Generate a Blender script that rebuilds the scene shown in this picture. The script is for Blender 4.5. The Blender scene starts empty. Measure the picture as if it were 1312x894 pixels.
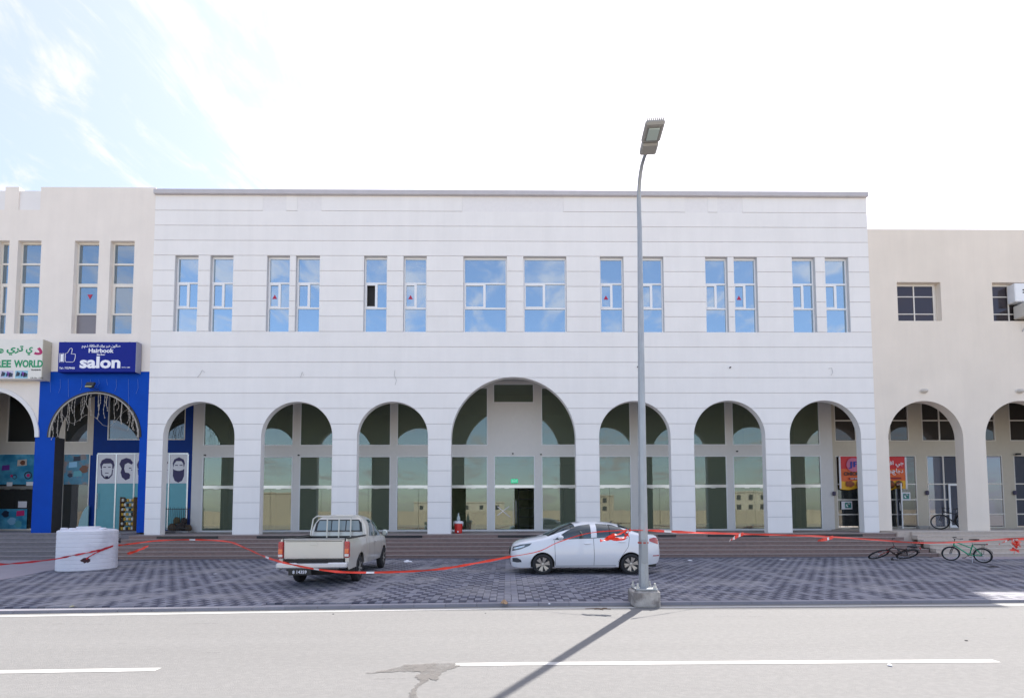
import bpy, math, random
from mathutils import Vector, Matrix
random.seed(7)
sc = bpy.context.scene
col = sc.collection
R_ = math.radians
PI = math.pi

# ------------------------------------------------------------------ camera
FPX, CXP, CYP, CAMZ = 583.0, 656.0, 633.0, 1.7
ROT = Matrix.Rotation(R_(-0.58), 3, 'Z') @ Matrix.Rotation(R_(92.67), 3, 'X') @ Matrix.Rotation(R_(-0.16), 3, 'Z')
cam = bpy.data.cameras.new('camera'); camo = bpy.data.objects.new('camera', cam); col.objects.link(camo)
camo.matrix_world = Matrix.Translation((0, 0, CAMZ)) @ ROT.to_4x4()
cam.sensor_width = 36; cam.lens = FPX / 1312 * 36; cam.shift_y = (CYP - 447) / 1312
cam.clip_start = 0.1; cam.clip_end = 4000
sc.camera = camo

# ------------------------------------------------------------------ world, sun, exposure
SUN_AZ, SUN_EL = 32.0, 50.6          # azimuth measured from +Y towards +X
w = bpy.data.worlds.new('World'); sc.world = w; w.use_nodes = True
nt = w.node_tree; N = nt.nodes; L = nt.links; N.clear()
def wn(t, **k):
    n = N.new(t)
    for a, b in k.items(): setattr(n, a, b)
    return n
def wm(op, a, b=None, clamp=False):
    n = N.new('ShaderNodeMath'); n.operation = op; n.use_clamp = clamp
    for i, v in enumerate((a, b)):
        if v is None: continue
        if isinstance(v, (int, float)): n.inputs[i].default_value = v
        else: L.new(v, n.inputs[i])
    return n.outputs[0]
sky = wn('ShaderNodeTexSky'); sky.sky_type = 'NISHITA'; sky.sun_disc = False
sky.sun_elevation = R_(SUN_EL); sky.sun_rotation = R_(SUN_AZ)
sky.air_density = 1.0; sky.dust_density = 1.2; sky.ozone_density = 2.2
tc = wn('ShaderNodeTexCoord')
sp = wn('ShaderNodeSeparateXYZ'); L.new(tc.outputs['Generated'], sp.inputs[0])
zc = wm('MAXIMUM', sp.outputs['Z'], 0.02); zz = wm('ADD', zc, 0.12)
cb = wn('ShaderNodeCombineXYZ'); L.new(wm('DIVIDE', sp.outputs['X'], zz), cb.inputs[0]); L.new(wm('DIVIDE', sp.outputs['Y'], zz), cb.inputs[1])
mp = wn('ShaderNodeMapping'); mp.inputs['Rotation'].default_value = (0, 0, R_(-52)); mp.inputs['Scale'].default_value = (1.0, 0.62, 1); L.new(cb.outputs[0], mp.inputs[0])
def noise(scale, detail, rough, dist=0.0, off=0.0):
    n = wn('ShaderNodeTexNoise'); n.inputs['Scale'].default_value = scale; n.inputs['Detail'].default_value = detail
    n.inputs['Roughness'].default_value = rough; n.inputs['Distortion'].default_value = dist
    m2 = wn('ShaderNodeVectorMath'); m2.operation = 'ADD'; m2.inputs[1].default_value = (off, off * .7, 0); L.new(mp.outputs[0], m2.inputs[0])
    L.new(m2.outputs[0], n.inputs['Vector']); return n.outputs['Fac']
big = noise(0.9, 3, .5, .3, 3.1)
fine = noise(4.2, 10, .62, .9, 8.4)
rip = noise(17.0, 4, .6, .2, 1.4)
def ramp(v, a, b):
    n = wn('ShaderNodeMapRange'); n.interpolation_type = 'SMOOTHSTEP'; n.inputs[1].default_value = a; n.inputs[2].default_value = b; L.new(v, n.inputs[0]); return n.outputs[0]
cl = wm('ADD', wm('MULTIPLY', fine, 1.15), wm('ADD', wm('MULTIPLY', big, .55), wm('MULTIPLY', rip, .20)))
cl = wm('SUBTRACT', cl, .30)
sd = Vector((math.sin(R_(SUN_AZ)) * math.cos(R_(SUN_EL)), math.cos(R_(SUN_AZ)) * math.cos(R_(SUN_EL)), math.sin(R_(SUN_EL))))
dt = wn('ShaderNodeVectorMath'); dt.operation = 'DOT_PRODUCT'; dt.inputs[1].default_value = sd; L.new(tc.outputs['Generated'], dt.inputs[0])
dot = wm('MAXIMUM', dt.outputs['Value'], 0.0)
veil = wm('MAXIMUM', wm('MULTIPLY', ramp(dot, .66, 1.06), .97), wm('MULTIPLY', ramp(dot, -.35, .60), .40))                                   # thin high cloud lit by the sun behind it
cl = wm('ADD', cl, wm('MULTIPLY', wm('MAXIMUM', wm('ADD', dot, -.50), -.06), .30))
cf = wm('MULTIPLY', ramp(cl, .60, .86), .90)
cloud = wm('ADD', veil, wm('MULTIPLY', cf, wm('SUBTRACT', 1.0, veil)), True)
cloud = wm('MULTIPLY', cloud, .93)
lum = wm('ADD', 3.3, wm('MULTIPLY', wm('POWER', dot, 3.0), 2.5))
cc = wn('ShaderNodeVectorMath'); cc.operation = 'SCALE'; cc.inputs[0].default_value = (1.05, .985, 1.05); L.new(lum, cc.inputs['Scale'])
mx = wn('ShaderNodeMix'); mx.data_type = 'RGBA'; L.new(cloud, mx.inputs['Factor']); L.new(sky.outputs[0], mx.inputs['A']); L.new(cc.outputs[0], mx.inputs['B'])
bg = wn('ShaderNodeBackground'); bg.inputs['Strength'].default_value = 0.108; L.new(mx.outputs['Result'], bg.inputs['Color'])
ow = wn('ShaderNodeOutputWorld'); L.new(bg.outputs[0], ow.inputs[0])

sun = bpy.data.lights.new('sun', 'SUN'); sun.energy = 3.0; sun.angle = R_(0.53); sun.color = (1.0, .955, .89)
suno = bpy.data.objects.new('sun', sun); col.objects.link(suno); suno.rotation_euler = sd.to_track_quat('Z', 'Y').to_euler(); suno.location = (20, 30, 40)
sc.view_settings.view_transform = 'Standard'; sc.view_settings.look = 'None'; sc.view_settings.gamma = 1
sc.view_settings.exposure = 1.63
sc.cycles.max_bounces = 10; sc.cycles.diffuse_bounces = 4; sc.cycles.glossy_bounces = 5; sc.cycles.transparent_max_bounces = 12

# ------------------------------------------------------------------ survey: photograph pixel -> point of the place on a known plane
def ray(px, py): return ROT @ Vector(((px - CXP) / FPX, -(py - CYP) / FPX, -1))
def onY(px, py, Y): d = ray(px, py); t = Y / d.y; return t * d.x, CAMZ + t * d.z
def onZ(px, py, z=0.0): d = ray(px, py); t = (z - CAMZ) / d.z; return t * d.x, t * d.y
def PX(px, Y, py=600): return onY(px, py, Y)[0]
def PZ(py, Y, px=656): return onY(px, py, Y)[1]

# ------------------------------------------------------------------ materials
MATS = {}
def mat(name, c, rough=.6, metal=0., spec=.5, noise_=0., nscale=6., bump=0., bscale=40., vary=0., coat=0., stretch=(1, 1, 1), c2=None, c2lo=.45, c2hi=.62, island=0., emit=None, n2=0., n2s=(.3, 1.5, 1), n2k=2.):
    if name in MATS: return MATS[name]
    m = bpy.data.materials.new(name); m.use_nodes = True; t = m.node_tree; b = t.nodes['Principled BSDF']
    b.inputs['Base Color'].default_value = (*c, 1); b.inputs['Roughness'].default_value = rough; b.inputs['Metallic'].default_value = metal
    b.inputs['Specular IOR Level'].default_value = spec; b.inputs['Coat Weight'].default_value = coat; b.inputs['Coat Roughness'].default_value = .04
    geo = t.nodes.new('ShaderNodeNewGeometry'); mpn = t.nodes.new('ShaderNodeMapping'); mpn.inputs['Scale'].default_value = stretch
    t.links.new(geo.outputs['Position'], mpn.inputs[0])
    cur = None
    def rgb(v):
        n = t.nodes.new('ShaderNodeRGB'); n.outputs[0].default_value = (*v, 1); return n.outputs[0]
    cur = rgb(c)
    def mul(cur, fac_socket, lo, hi):
        mr = t.nodes.new('ShaderNodeMapRange'); mr.inputs[3].default_value = lo; mr.inputs[4].default_value = hi; t.links.new(fac_socket, mr.inputs[0])
        vm = t.nodes.new('ShaderNodeVectorMath'); vm.operation = 'SCALE'; t.links.new(cur, vm.inputs[0]); t.links.new(mr.outputs[0], vm.inputs['Scale']); return vm.outputs[0]
    if c2:
        n = t.nodes.new('ShaderNodeTexNoise'); n.inputs['Scale'].default_value = nscale * .6; n.inputs['Detail'].default_value = 6; t.links.new(mpn.outputs[0], n.inputs['Vector'])
        mr = t.nodes.new('ShaderNodeMapRange'); mr.inputs[1].default_value = c2lo; mr.inputs[2].default_value = c2hi; t.links.new(n.outputs['Fac'], mr.inputs[0])
        mi = t.nodes.new('ShaderNodeMix'); mi.data_type = 'RGBA'; t.links.new(mr.outputs[0], mi.inputs['Factor']); t.links.new(cur, mi.inputs['A']); t.links.new(rgb(c2), mi.inputs['B']); cur = mi.outputs['Result']
    if noise_:
        n = t.nodes.new('ShaderNodeTexNoise'); n.inputs['Scale'].default_value = nscale; n.inputs['Detail'].default_value = 8; n.inputs['Roughness'].default_value = .6; t.links.new(mpn.outputs[0], n.inputs['Vector'])
        cur = mul(cur, n.outputs['Fac'], 1 - noise_ * 1.6, 1 + noise_ * 1.6)
    if n2:
        m2_ = t.nodes.new('ShaderNodeMapping'); m2_.inputs['Scale'].default_value = n2s; t.links.new(geo.outputs['Position'], m2_.inputs[0])
        n = t.nodes.new('ShaderNodeTexNoise'); n.inputs['Scale'].default_value = n2k; n.inputs['Detail'].default_value = 7; n.inputs['Roughness'].default_value = .65; n.inputs['Distortion'].default_value = .4; t.links.new(m2_.outputs[0], n.inputs['Vector'])
        cur = mul(cur, n.outputs['Fac'], 1 - n2 * 1.6, 1 + n2 * 1.6)
    if vary:
        oi = t.nodes.new('ShaderNodeObjectInfo'); cur = mul(cur, oi.outputs['Random'], 1 - vary, 1 + vary)
    if island: cur = mul(cur, geo.outputs['Random Per Island'], 1 - island, 1 + island)
    t.links.new(cur, b.inputs['Base Color'])
    if bump:
        n = t.nodes.new('ShaderNodeTexNoise'); n.inputs['Scale'].default_value = bscale; n.inputs['Detail'].default_value = 6; t.links.new(mpn.outputs[0], n.inputs['Vector'])
        bp = t.nodes.new('ShaderNodeBump'); bp.inputs['Strength'].default_value = bump; bp.inputs['Distance'].default_value = .02; t.links.new(n.outputs['Fac'], bp.inputs['Height']); t.links.new(bp.outputs[0], b.inputs['Normal'])
    if emit: b.inputs['Emission Color'].default_value = (*c, 1); b.inputs['Emission Strength'].default_value = emit
    MATS[name] = m; return m
def glass(name, tint, refl, rough=0.0, gtint=(1, 1, 1), wav=0.0, dark=None, dust=0., dustc=(.42, .50, .34)):
    """a thin sheet: part mirror, the rest tinted see-through (or a dark body behind a coated pane)"""
    if name in MATS: return MATS[name]
    m = bpy.data.materials.new(name); m.use_nodes = True; t = m.node_tree; t.nodes.clear()
    o = t.nodes.new('ShaderNodeOutputMaterial'); g = t.nodes.new('ShaderNodeBsdfGlossy'); g.inputs['Roughness'].default_value = rough; g.inputs['Color'].default_value = (*gtint, 1)
    if dark is None: tr = t.nodes.new('ShaderNodeBsdfTransparent'); tr.inputs[0].default_value = (*tint, 1)
    else: tr = t.nodes.new('ShaderNodeBsdfDiffuse'); tr.inputs[0].default_value = (*tint, 1)
    body = tr.outputs[0]
    if dust:
        df_ = t.nodes.new('ShaderNodeBsdfDiffuse'); df_.inputs[0].default_value = (*dustc, 1); md = t.nodes.new('ShaderNodeMixShader'); md.inputs[0].default_value = dust
        t.links.new(tr.outputs[0], md.inputs[1]); t.links.new(df_.outputs[0], md.inputs[2]); body = md.outputs[0]
    lw = t.nodes.new('ShaderNodeFresnel'); lw.inputs['IOR'].default_value = 1.5
    ad = t.nodes.new('ShaderNodeMath'); ad.operation = 'ADD'; ad.use_clamp = True; ad.inputs[1].default_value = refl; t.links.new(lw.outputs[0], ad.inputs[0])
    mi = t.nodes.new('ShaderNodeMixShader'); t.links.new(ad.outputs[0], mi.inputs[0]); t.links.new(body, mi.inputs[1]); t.links.new(g.outputs[0], mi.inputs[2]); t.links.new(mi.outputs[0], o.inputs[0])
    if wav:
        geo = t.nodes.new('ShaderNodeNewGeometry'); n = t.nodes.new('ShaderNodeTexNoise'); n.inputs['Scale'].default_value = .9; n.inputs['Detail'].default_value = 1; t.links.new(geo.outputs['Position'], n.inputs['Vector'])
        bp = t.nodes.new('ShaderNodeBump'); bp.inputs['Strength'].default_value = wav; bp.inputs['Distance'].default_value = .03; t.links.new(n.outputs['Fac'], bp.inputs['Height']); t.links.new(bp.outputs[0], g.inputs['Normal'])
    MATS[name] = m; return m

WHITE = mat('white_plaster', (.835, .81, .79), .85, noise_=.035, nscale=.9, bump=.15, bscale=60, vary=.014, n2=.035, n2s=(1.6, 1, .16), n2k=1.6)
WCORE = mat('groove_plaster', (.56, .55, .56), .9, noise_=.05)
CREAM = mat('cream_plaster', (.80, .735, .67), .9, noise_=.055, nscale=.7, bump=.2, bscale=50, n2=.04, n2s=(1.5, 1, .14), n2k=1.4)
CREAM2 = mat('light_cream_plaster', (.78, .755, .74), .9, noise_=.04, nscale=1.5)
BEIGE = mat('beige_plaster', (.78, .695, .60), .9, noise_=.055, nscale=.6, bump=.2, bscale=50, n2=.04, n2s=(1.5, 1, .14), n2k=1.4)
BLUE = mat('blue_paint', (.001, .060, .40), .7, spec=.15, noise_=.12, nscale=1.6, bump=.1, bscale=30)
COPING = mat('coping_stone', (.50, .48, .50), .8, noise_=.08, nscale=3)
FRAME = mat('white_aluminium', (.82, .82, .83), .35)
BFRAME = mat('beige_aluminium', (.74, .69, .62), .4)
RAIL = mat('polished_rail', (.72, .70, .66), .35, metal=.8)
STEEL = mat('brushed_steel', (.55, .56, .58), .35, metal=.9, noise_=.08)
GALV = mat('galvanised_steel', (.36, .38, .40), .5, metal=.55, noise_=.14, nscale=9, stretch=(1, 1, .4))
BLACK = mat('black_plastic', (.02, .02, .022), .5)
RUBBER = mat('tyre_rubber', (.022, .022, .024), .8, noise_=.1)
DARK = mat('dark_interior', (.025, .025, .025), .9)
GRAN = mat('granite_riser', (.23, .16, .142), .7, noise_=.28, nscale=14, bump=.1, bscale=90, stretch=(.5, 1, 1), vary=.06)
GRANT = mat('granite_tread', (.29, .232, .215), .55, noise_=.15, nscale=9, bump=.05)
GRANL = mat('dark_granite_riser', (.17, .155, .165), .7, noise_=.26, nscale=14, stretch=(.5, 1, 1), vary=.08)
GRANLT = mat('dark_granite_tread', (.23, .21, .22), .6, noise_=.15, nscale=9)
GRANR = mat('beige_stone_riser', (.50, .42, .36), .75, noise_=.14, nscale=8, vary=.05)
GRANRT = mat('beige_stone_tread', (.56, .50, .44), .7, noise_=.1, nscale=8)
ASPH = mat('worn_asphalt', (.188, .184, .179), .9, n2=.07, n2s=(.10, 1.3, 1), n2k=1.1, noise_=.075, nscale=30, bump=.45, bscale=140, c2=(.203, .198, .192), stretch=(.6, 1, 1))
LINE = mat('road_paint', (.52, .51, .485), .7, noise_=.12, nscale=14)
SAND = mat('sandy_ground', (.36, .31, .245), .95, noise_=.15, nscale=.4, bump=.3, bscale=10)
JOINT = mat('paver_bed', (.20, .19, .21), .95, noise_=.15, nscale=3)
PLIGHT = mat('light_paver', (.222, .222, .26), .8, noise_=.12, nscale=1.1, bump=.2, bscale=80, vary=.09, island=.12, c2=(.29, .28, .30), c2lo=.48, c2hi=.62, n2=.12, n2s=(.6, 1, 1), n2k=.5)
PDARK = mat('dark_paver', (.078, .079, .112), .8, noise_=.14, nscale=1.1, bump=.2, bscale=80, vary=.18, island=.28, n2=.16, n2s=(.6, 1, 1), n2k=.5, c2=(.235, .23, .255), c2lo=.50, c2hi=.62)
CONC = mat('concrete', (.40, .385, .365), .9, noise_=.16, nscale=5, bump=.5, bscale=30)
CONC2 = mat('lavender_concrete', (.29, .265, .30), .9, noise_=.12, nscale=2, bump=.2)
GUP = glass('window_glass', (.05, .09, .13), .55, 0.0, (.70, .85, .95), wav=.10, dark=1)
GLEFT = glass('grey_window_glass', (.045, .07, .09), .34, 0.0, (.62, .76, .88), wav=.05, dark=1)
GRIGHT = glass('brown_window_glass', (.032, .026, .028), .04, 0.02, (.6, .55, .6), dark=1)
GSHOP = glass('shop_glass', (.60, .67, .55), .078, 0.0, (.90, .95, .92), wav=.03, dust=.18, dustc=(.42, .48, .37))
GSHOP2 = glass('dark_shop_glass', (.25, .26, .26), .06, 0.0, (.8, .84, .9), wav=.03, dust=.10, dustc=(.3, .32, .3))
GFILM = glass('tinted_film_glass', (.085, .095, .125), .15, 0.02, (.75, .8, .95), wav=.03, dark=1)
GDARK = glass('dark_transom_glass', (.045, .04, .036), .03, 0.0, (.8, .8, .8), wav=.03, dark=1)
ROOM = mat('room_wall', (.62, .64, .52), .9, noise_=.05)
ROOMC = mat('room_ceiling', (.45, .48, .42), .9)
TEAL = mat('teal_film', (.10, .36, .42), .4, noise_=.08, nscale=3)
INK = mat('navy_ink', (.02, .012, .09), .5)
PAPER = mat('white_board', (.74, .73, .77), .5, noise_=.03)
RED = mat('red_plastic', (.62, .02, .015), .4)
GREENT = mat('green_letter', (.0, .27, .10), .5)
MAROON = mat('maroon_letter', (.42, .0, .10), .5)
WLET = mat('white_letter', (.85, .85, .9), .5)
SIGNW = mat('cream_sign_face', (.76, .73, .66), .5, noise_=.03)

# ------------------------------------------------------------------ mesh helpers
class MB:
    def __init__(s): s.v = []; s.f = []; s.m = []
    def add(s, vs, fs, mi=0):
        o = len(s.v); s.v += [tuple(p) for p in vs]; s.f += [tuple(i + o for i in f) for f in fs]; s.m += [mi] * len(fs); return s
    def quad(s, a, b, c, d, mi=0): return s.add([a, b, c, d], [(0, 1, 2, 3)], mi)
    def box(s, x0, x1, y0, y1, z0, z1, mi=0, bottom=True):
        vs = [(x0, y0, z0), (x1, y0, z0), (x1, y1, z0), (x0, y1, z0), (x0, y0, z1), (x1, y0, z1), (x1, y1, z1), (x0, y1, z1)]
        fs = [(4, 5, 6, 7), (0, 1, 5, 4), (1, 2, 6, 5), (2, 3, 7, 6), (3, 0, 4, 7)] + ([(3, 2, 1, 0)] if bottom else [])
        return s.add(vs, fs, mi)
    def rbox(s, c, d, M=None, b=.02, mi=0):
        """box with chamfered edges, centre c, size d"""
        x, y, z = d[0] / 2, d[1] / 2, d[2] / 2; b = min(b, x * .9, y * .9, z * .9); vs = []; idx = {}
        for sx in (-1, 1):
            for sy in (-1, 1):
                for sz in (-1, 1):
                    for k in range(3):
                        p = [sx * (x - (b if k != 0 else 0)), sy * (y - (b if k != 1 else 0)), sz * (z - (b if k != 2 else 0))]
                        idx[(sx, sy, sz, k)] = len(vs); vs.append(p)
        fs = []
        for k in range(3):
            a, c2 = [i for i in range(3) if i != k]
            for sg in (-1, 1):
                q = []
                for (u, v_) in ((-1, -1), (1, -1), (1, 1), (-1, 1)):
                    t = [0, 0, 0]; t[k] = sg; t[a] = u; t[c2] = v_; q.append(idx[(*t, k)])
                fs.append(q if (sg == 1) == (k != 1) else q[::-1])
        for k in range(3):
            a, c2 = [i for i in range(3) if i != k]
            for u in (-1, 1):
                for v_ in (-1, 1):
                    t0 = [0, 0, 0]; t0[a] = u; t0[c2] = v_; t1 = list(t0); t0[k] = -1; t1[k] = 1
                    fs.append([idx[(*t0, a)], idx[(*t1, a)], idx[(*t1, c2)], idx[(*t0, c2)]])
        for sx in (-1, 1):
            for sy in (-1, 1):
                for sz in (-1, 1): fs.append([idx[(sx, sy, sz, k)] for k in range(3)])
        vs = [Vector(p) for p in vs]
        if M: vs = [M @ p for p in vs]
        vs = [p + Vector(c) for p in vs]; s.add(vs, fs, mi); s.fix = True; return s
    def tube(s, pts, r, n=8, mi=0, caps=True, closed=False):
        pts = [Vector(p) for p in pts]; rs = r if isinstance(r, (list, tuple)) else [r] * len(pts); base = len(s.v); k = len(pts); up = None
        for i, p in enumerate(pts):
            a = pts[i - 1] if (i or closed) else pts[0]; b = pts[(i + 1) % k] if (i < k - 1 or closed) else pts[-1]
            d = (b - a); d = d.normalized() if d.length > 1e-9 else Vector((0, 0, 1))
            if up is None: up = Vector((0, 0, 1)) if abs(d.z) < .9 else Vector((1, 0, 0))
            u = d.cross(up); u = u.normalized() if u.length > 1e-6 else d.orthogonal().normalized(); v_ = u.cross(d).normalized(); up = v_
            for j in range(n):
                t = 2 * PI * j / n; s.v.append(tuple(p + (u * math.cos(t) + v_ * math.sin(t)) * rs[i]))
        for i in range(k if closed else k - 1):
            for j in range(n):
                i2 = (i + 1) % k; s.f.append((base + i * n + j, base + i * n + (j + 1) % n, base + i2 * n + (j + 1) % n, base + i2 * n + j)); s.m.append(mi)
        if caps and not closed:
            s.f.append(tuple(base + j for j in range(n))[::-1]); s.f.append(tuple(base + (k - 1) * n + j for j in range(n))); s.m += [mi, mi]
        return s
    def lathe(s, prof, n=24, axis='Z', c=(0, 0, 0), mi=0):
        """prof: (r, h) pairs"""
        base = len(s.v)
        for r, h in prof:
            for j in range(n):
                t = 2 * PI * j / n; a, b = r * math.cos(t), r * math.sin(t)
                p = (a, b, h) if axis == 'Z' else ((a, h, b) if axis == 'Y' else (h, a, b))
                s.v.append((p[0] + c[0], p[1] + c[1], p[2] + c[2]))
        for i in range(len(prof) - 1):
            for j in range(n): s.f.append((base + i * n + j, base + i * n + (j + 1) % n, base + (i + 1) * n + (j + 1) % n, base + (i + 1) * n + j)); s.m.append(mi)
        s.f.append(tuple(base + j for j in range(n))[::-1]); s.f.append(tuple(base + (len(prof) - 1) * n + j for j in range(n))); s.m += [mi, mi]
        return s
    def prism(s, pts, y0, y1, mi=0, ax='XZ'):
        """outline pts in XZ pushed along Y, or in XY pushed along Z"""
        n = len(pts); f = (lambda p, h: (p[0], h, p[1])) if ax == 'XZ' else (lambda p, h: (p[0], p[1], h))
        vs = [f(p, y0) for p in pts] + [f(p, y1) for p in pts]
        fs = [tuple(range(n)), tuple(range(2 * n - 1, n - 1, -1))] + [(i, i + n, (i + 1) % n + n, (i + 1) % n) for i in range(n)]
        s.fix = True
        return s.add(vs, fs, mi)
    def build(s, name, m, parent=None, smooth=0, loc=None, rz=None, fix=False):
        me = bpy.data.meshes.new(name); me.from_pydata(s.v, [], s.f)
        ms = m if isinstance(m, (list, tuple)) else [m]
        for q in ms: me.materials.append(q)
        if len(ms) > 1: me.polygons.foreach_set('material_index', s.m)
        if fix or getattr(s, 'fix', False):
            import bmesh
            bm = bmesh.new(); bm.from_mesh(me); bmesh.ops.recalc_face_normals(bm, faces=bm.faces); bm.to_mesh(me); bm.free()
        if smooth:
            me.polygons.foreach_set('use_smooth', [True] * len(me.polygons)); me.set_sharp_from_angle(angle=R_(smooth))
        me.update(); o = bpy.data.objects.new(name, me); col.objects.link(o)
        if parent: o.parent = parent
        if loc: o.location = loc
        if rz is not None: o.rotation_euler.z = rz
        return o
def tag(o, label=None, cat=None, group=None, kind=None):
    if label: o['label'] = label
    if cat: o['category'] = cat
    if group: o['group'] = group
    if kind: o['kind'] = kind
    return o
def empty(name, loc=(0, 0, 0), rz=0):
    o = bpy.data.objects.new(name, None); col.objects.link(o); o.location = loc; o.rotation_euler.z = rz; o.empty_display_size = .2; return o
def copy_tree(o, parent=None):
    c = o.copy(); col.objects.link(c); c.parent = parent
    for ch in list(o.children): copy_tree(ch, c)
    return c
def text(s, size, m, parent, loc, name='lettering', bold=0., depth=.004, align='CENTER', sx=1., rz=0., tilt=90, fit=None):
    cu = bpy.data.curves.new(name, 'FONT'); cu.body = s; cu.size = size; cu.align_x = align; cu.align_y = 'BOTTOM_BASELINE'; cu.offset = bold * size; cu.extrude = depth; cu.resolution_u = 3
    o = bpy.data.objects.new(name, cu); col.objects.link(o); bpy.context.view_layer.update()
    me = bpy.data.meshes.new_from_object(o); bpy.data.objects.remove(o); me.materials.clear(); me.materials.append(m)
    if fit:
        xs_ = [v.co.x for v in me.vertices]; ys_ = [v.co.y for v in me.vertices]; cx = (min(xs_) + max(xs_)) / 2 if align == 'CENTER' else max(xs_)
        me.transform(Matrix.Diagonal((fit[0] / (max(xs_) - min(xs_)), fit[1] / (max(ys_) - min(ys_)), 1, 1)) @ Matrix.Translation((-cx, -min(ys_), 0)))
    me.transform(Matrix.Rotation(R_(rz), 4, 'Z') @ Matrix.Rotation(R_(tilt), 4, 'X') @ Matrix.Diagonal((sx, 1, 1, 1)))
    o = bpy.data.objects.new(name, me); col.objects.link(o); o.parent = parent; o.location = loc; return o
# Arabic letters joined by hand: isolated, final, initial, medial forms, then put in visual order
AR = {'ا': (0xFE8D, 0xFE8E), 'ب': (0xFE8F, 0xFE90, 0xFE91, 0xFE92), 'ت': (0xFE95, 0xFE96, 0xFE97, 0xFE98), 'ة': (0xFE93, 0xFE94), 'ج': (0xFE9D, 0xFE9E, 0xFE9F, 0xFEA0),
      'ح': (0xFEA1, 0xFEA2, 0xFEA3, 0xFEA4), 'د': (0xFEA9, 0xFEAA), 'ذ': (0xFEAB, 0xFEAC), 'ر': (0xFEAD, 0xFEAE), 'ص': (0xFEB9, 0xFEBA, 0xFEBB, 0xFEBC),
      'ف': (0xFED1, 0xFED2, 0xFED3, 0xFED4), 'ق': (0xFED5, 0xFED6, 0xFED7, 0xFED8), 'ك': (0xFED9, 0xFEDA, 0xFEDB, 0xFEDC), 'ل': (0xFEDD, 0xFEDE, 0xFEDF, 0xFEE0),
      'م': (0xFEE1, 0xFEE2, 0xFEE3, 0xFEE4), 'ن': (0xFEE5, 0xFEE6, 0xFEE7, 0xFEE8), 'ه': (0xFEE9, 0xFEEA, 0xFEEB, 0xFEEC), 'و': (0xFEED, 0xFEEE), 'ي': (0xFEF1, 0xFEF2, 0xFEF3, 0xFEF4)}
def arabic(s):
    out = []
    for i, ch in enumerate(s):
        if ch not in AR: out.append(ch); continue
        f = AR[ch]; prev = i > 0 and s[i - 1] in AR and len(AR[s[i - 1]]) == 4; nxt = i + 1 < len(s) and s[i + 1] in AR and len(f) == 4
        out.append(chr(f[3] if prev and nxt else f[1] if prev else f[2] if nxt else f[0]))
    return ''.join(reversed(out))

# openings: (z_lo, z_hi, f(z) -> (xl, xr), curved)
def rect(x0, x1, z0, z1): return (z0, z1, lambda z: (x0, x1), None)
def arch_op(cx, r, base, spring):
    def f(z):
        k = max(0., 1 - max(0., (z - spring) / r) ** 2) ** .5; return cx - r * k, cx + r * k
    return (base, spring + r, f, (spring, r))
def keyhole_op(xl, xr, base, cx, r, spring):          # doorway narrower than the arch that sits on it
    f = arch_op(cx, r, spring, spring)[2]
    return (base, spring + r, lambda z: (xl, xr) if z < spring else f(z), (spring, r))
def wall_slab(mb, x0, x1, za, zb, yf, yb, ops, back=True, mi=0):
    lv = {za, zb}
    for lo, hi, f, curved in ops:
        for z in (lo, hi):
            if za < z < zb: lv.add(z)
        if curved:
            sp_, r = curved
            for k in range(0, 41):
                z = sp_ + r * math.sin(PI / 2 * k / 40)
                if za < z < zb: lv.add(z)
    lv = sorted(lv)
    lv = [z for i, z in enumerate(lv) if i == 0 or z - lv[i - 1] > 1e-5]
    n = len(lv) - 1
    for i in range(n):
        z1, z2 = lv[i], lv[i + 1]; m = (z1 + z2) / 2
        act = sorted([o for o in ops if o[0] < m < o[1] and o[2](m)[1] > x0 + 1e-4 and o[2](m)[0] < x1 - 1e-4], key=lambda o: o[2](m)[0])
        cur1 = cur2 = x0; iv = []
        for o in act:
            a, b = o[2](z1 + 1e-7); c, d = o[2](z2 - 1e-7); iv.append((cur1, a, cur2, c)); cur1, cur2 = b, d
        iv.append((cur1, x1, cur2, x1))
        for a, b, c, d in iv:
            if b - a < 1e-4 and d - c < 1e-4: continue
            mb.quad((a, yf, z1), (b, yf, z1), (d, yf, z2), (c, yf, z2), mi)
            if back: mb.quad((b, yb, z1), (a, yb, z1), (c, yb, z2), (d, yb, z2), mi)
            mb.quad((a, yb, z1), (a, yf, z1), (c, yf, z2), (c, yb, z2), mi); mb.quad((b, yf, z1), (b, yb, z1), (d, yb, z2), (d, yf, z2), mi)
            if i == 0: mb.quad((a, yb, z1), (b, yb, z1), (b, yf, z1), (a, yf, z1), mi)
            if i == n - 1: mb.quad((c, yf, z2), (d, yf, z2), (d, yb, z2), (c, yb, z2), mi)
    for lo, hi, f, curved in ops:
        for z, up in ((lo, 1), (hi, 0)):
            if za < z < zb and not curved:
                a, b = f(z)
                if b < x0 + 1e-4 or a > x1 - 1e-4: continue
                if up: mb.quad((a, yf, z), (b, yf, z), (b, yb, z), (a, yb, z), mi)
                else: mb.quad((a, yb, z), (b, yb, z), (b, yf, z), (a, yf, z), mi)
    return mb

YF, YS = 20.3, 23.4                 # facade plane, shopfront plane
PLAT = 0.9
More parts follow.
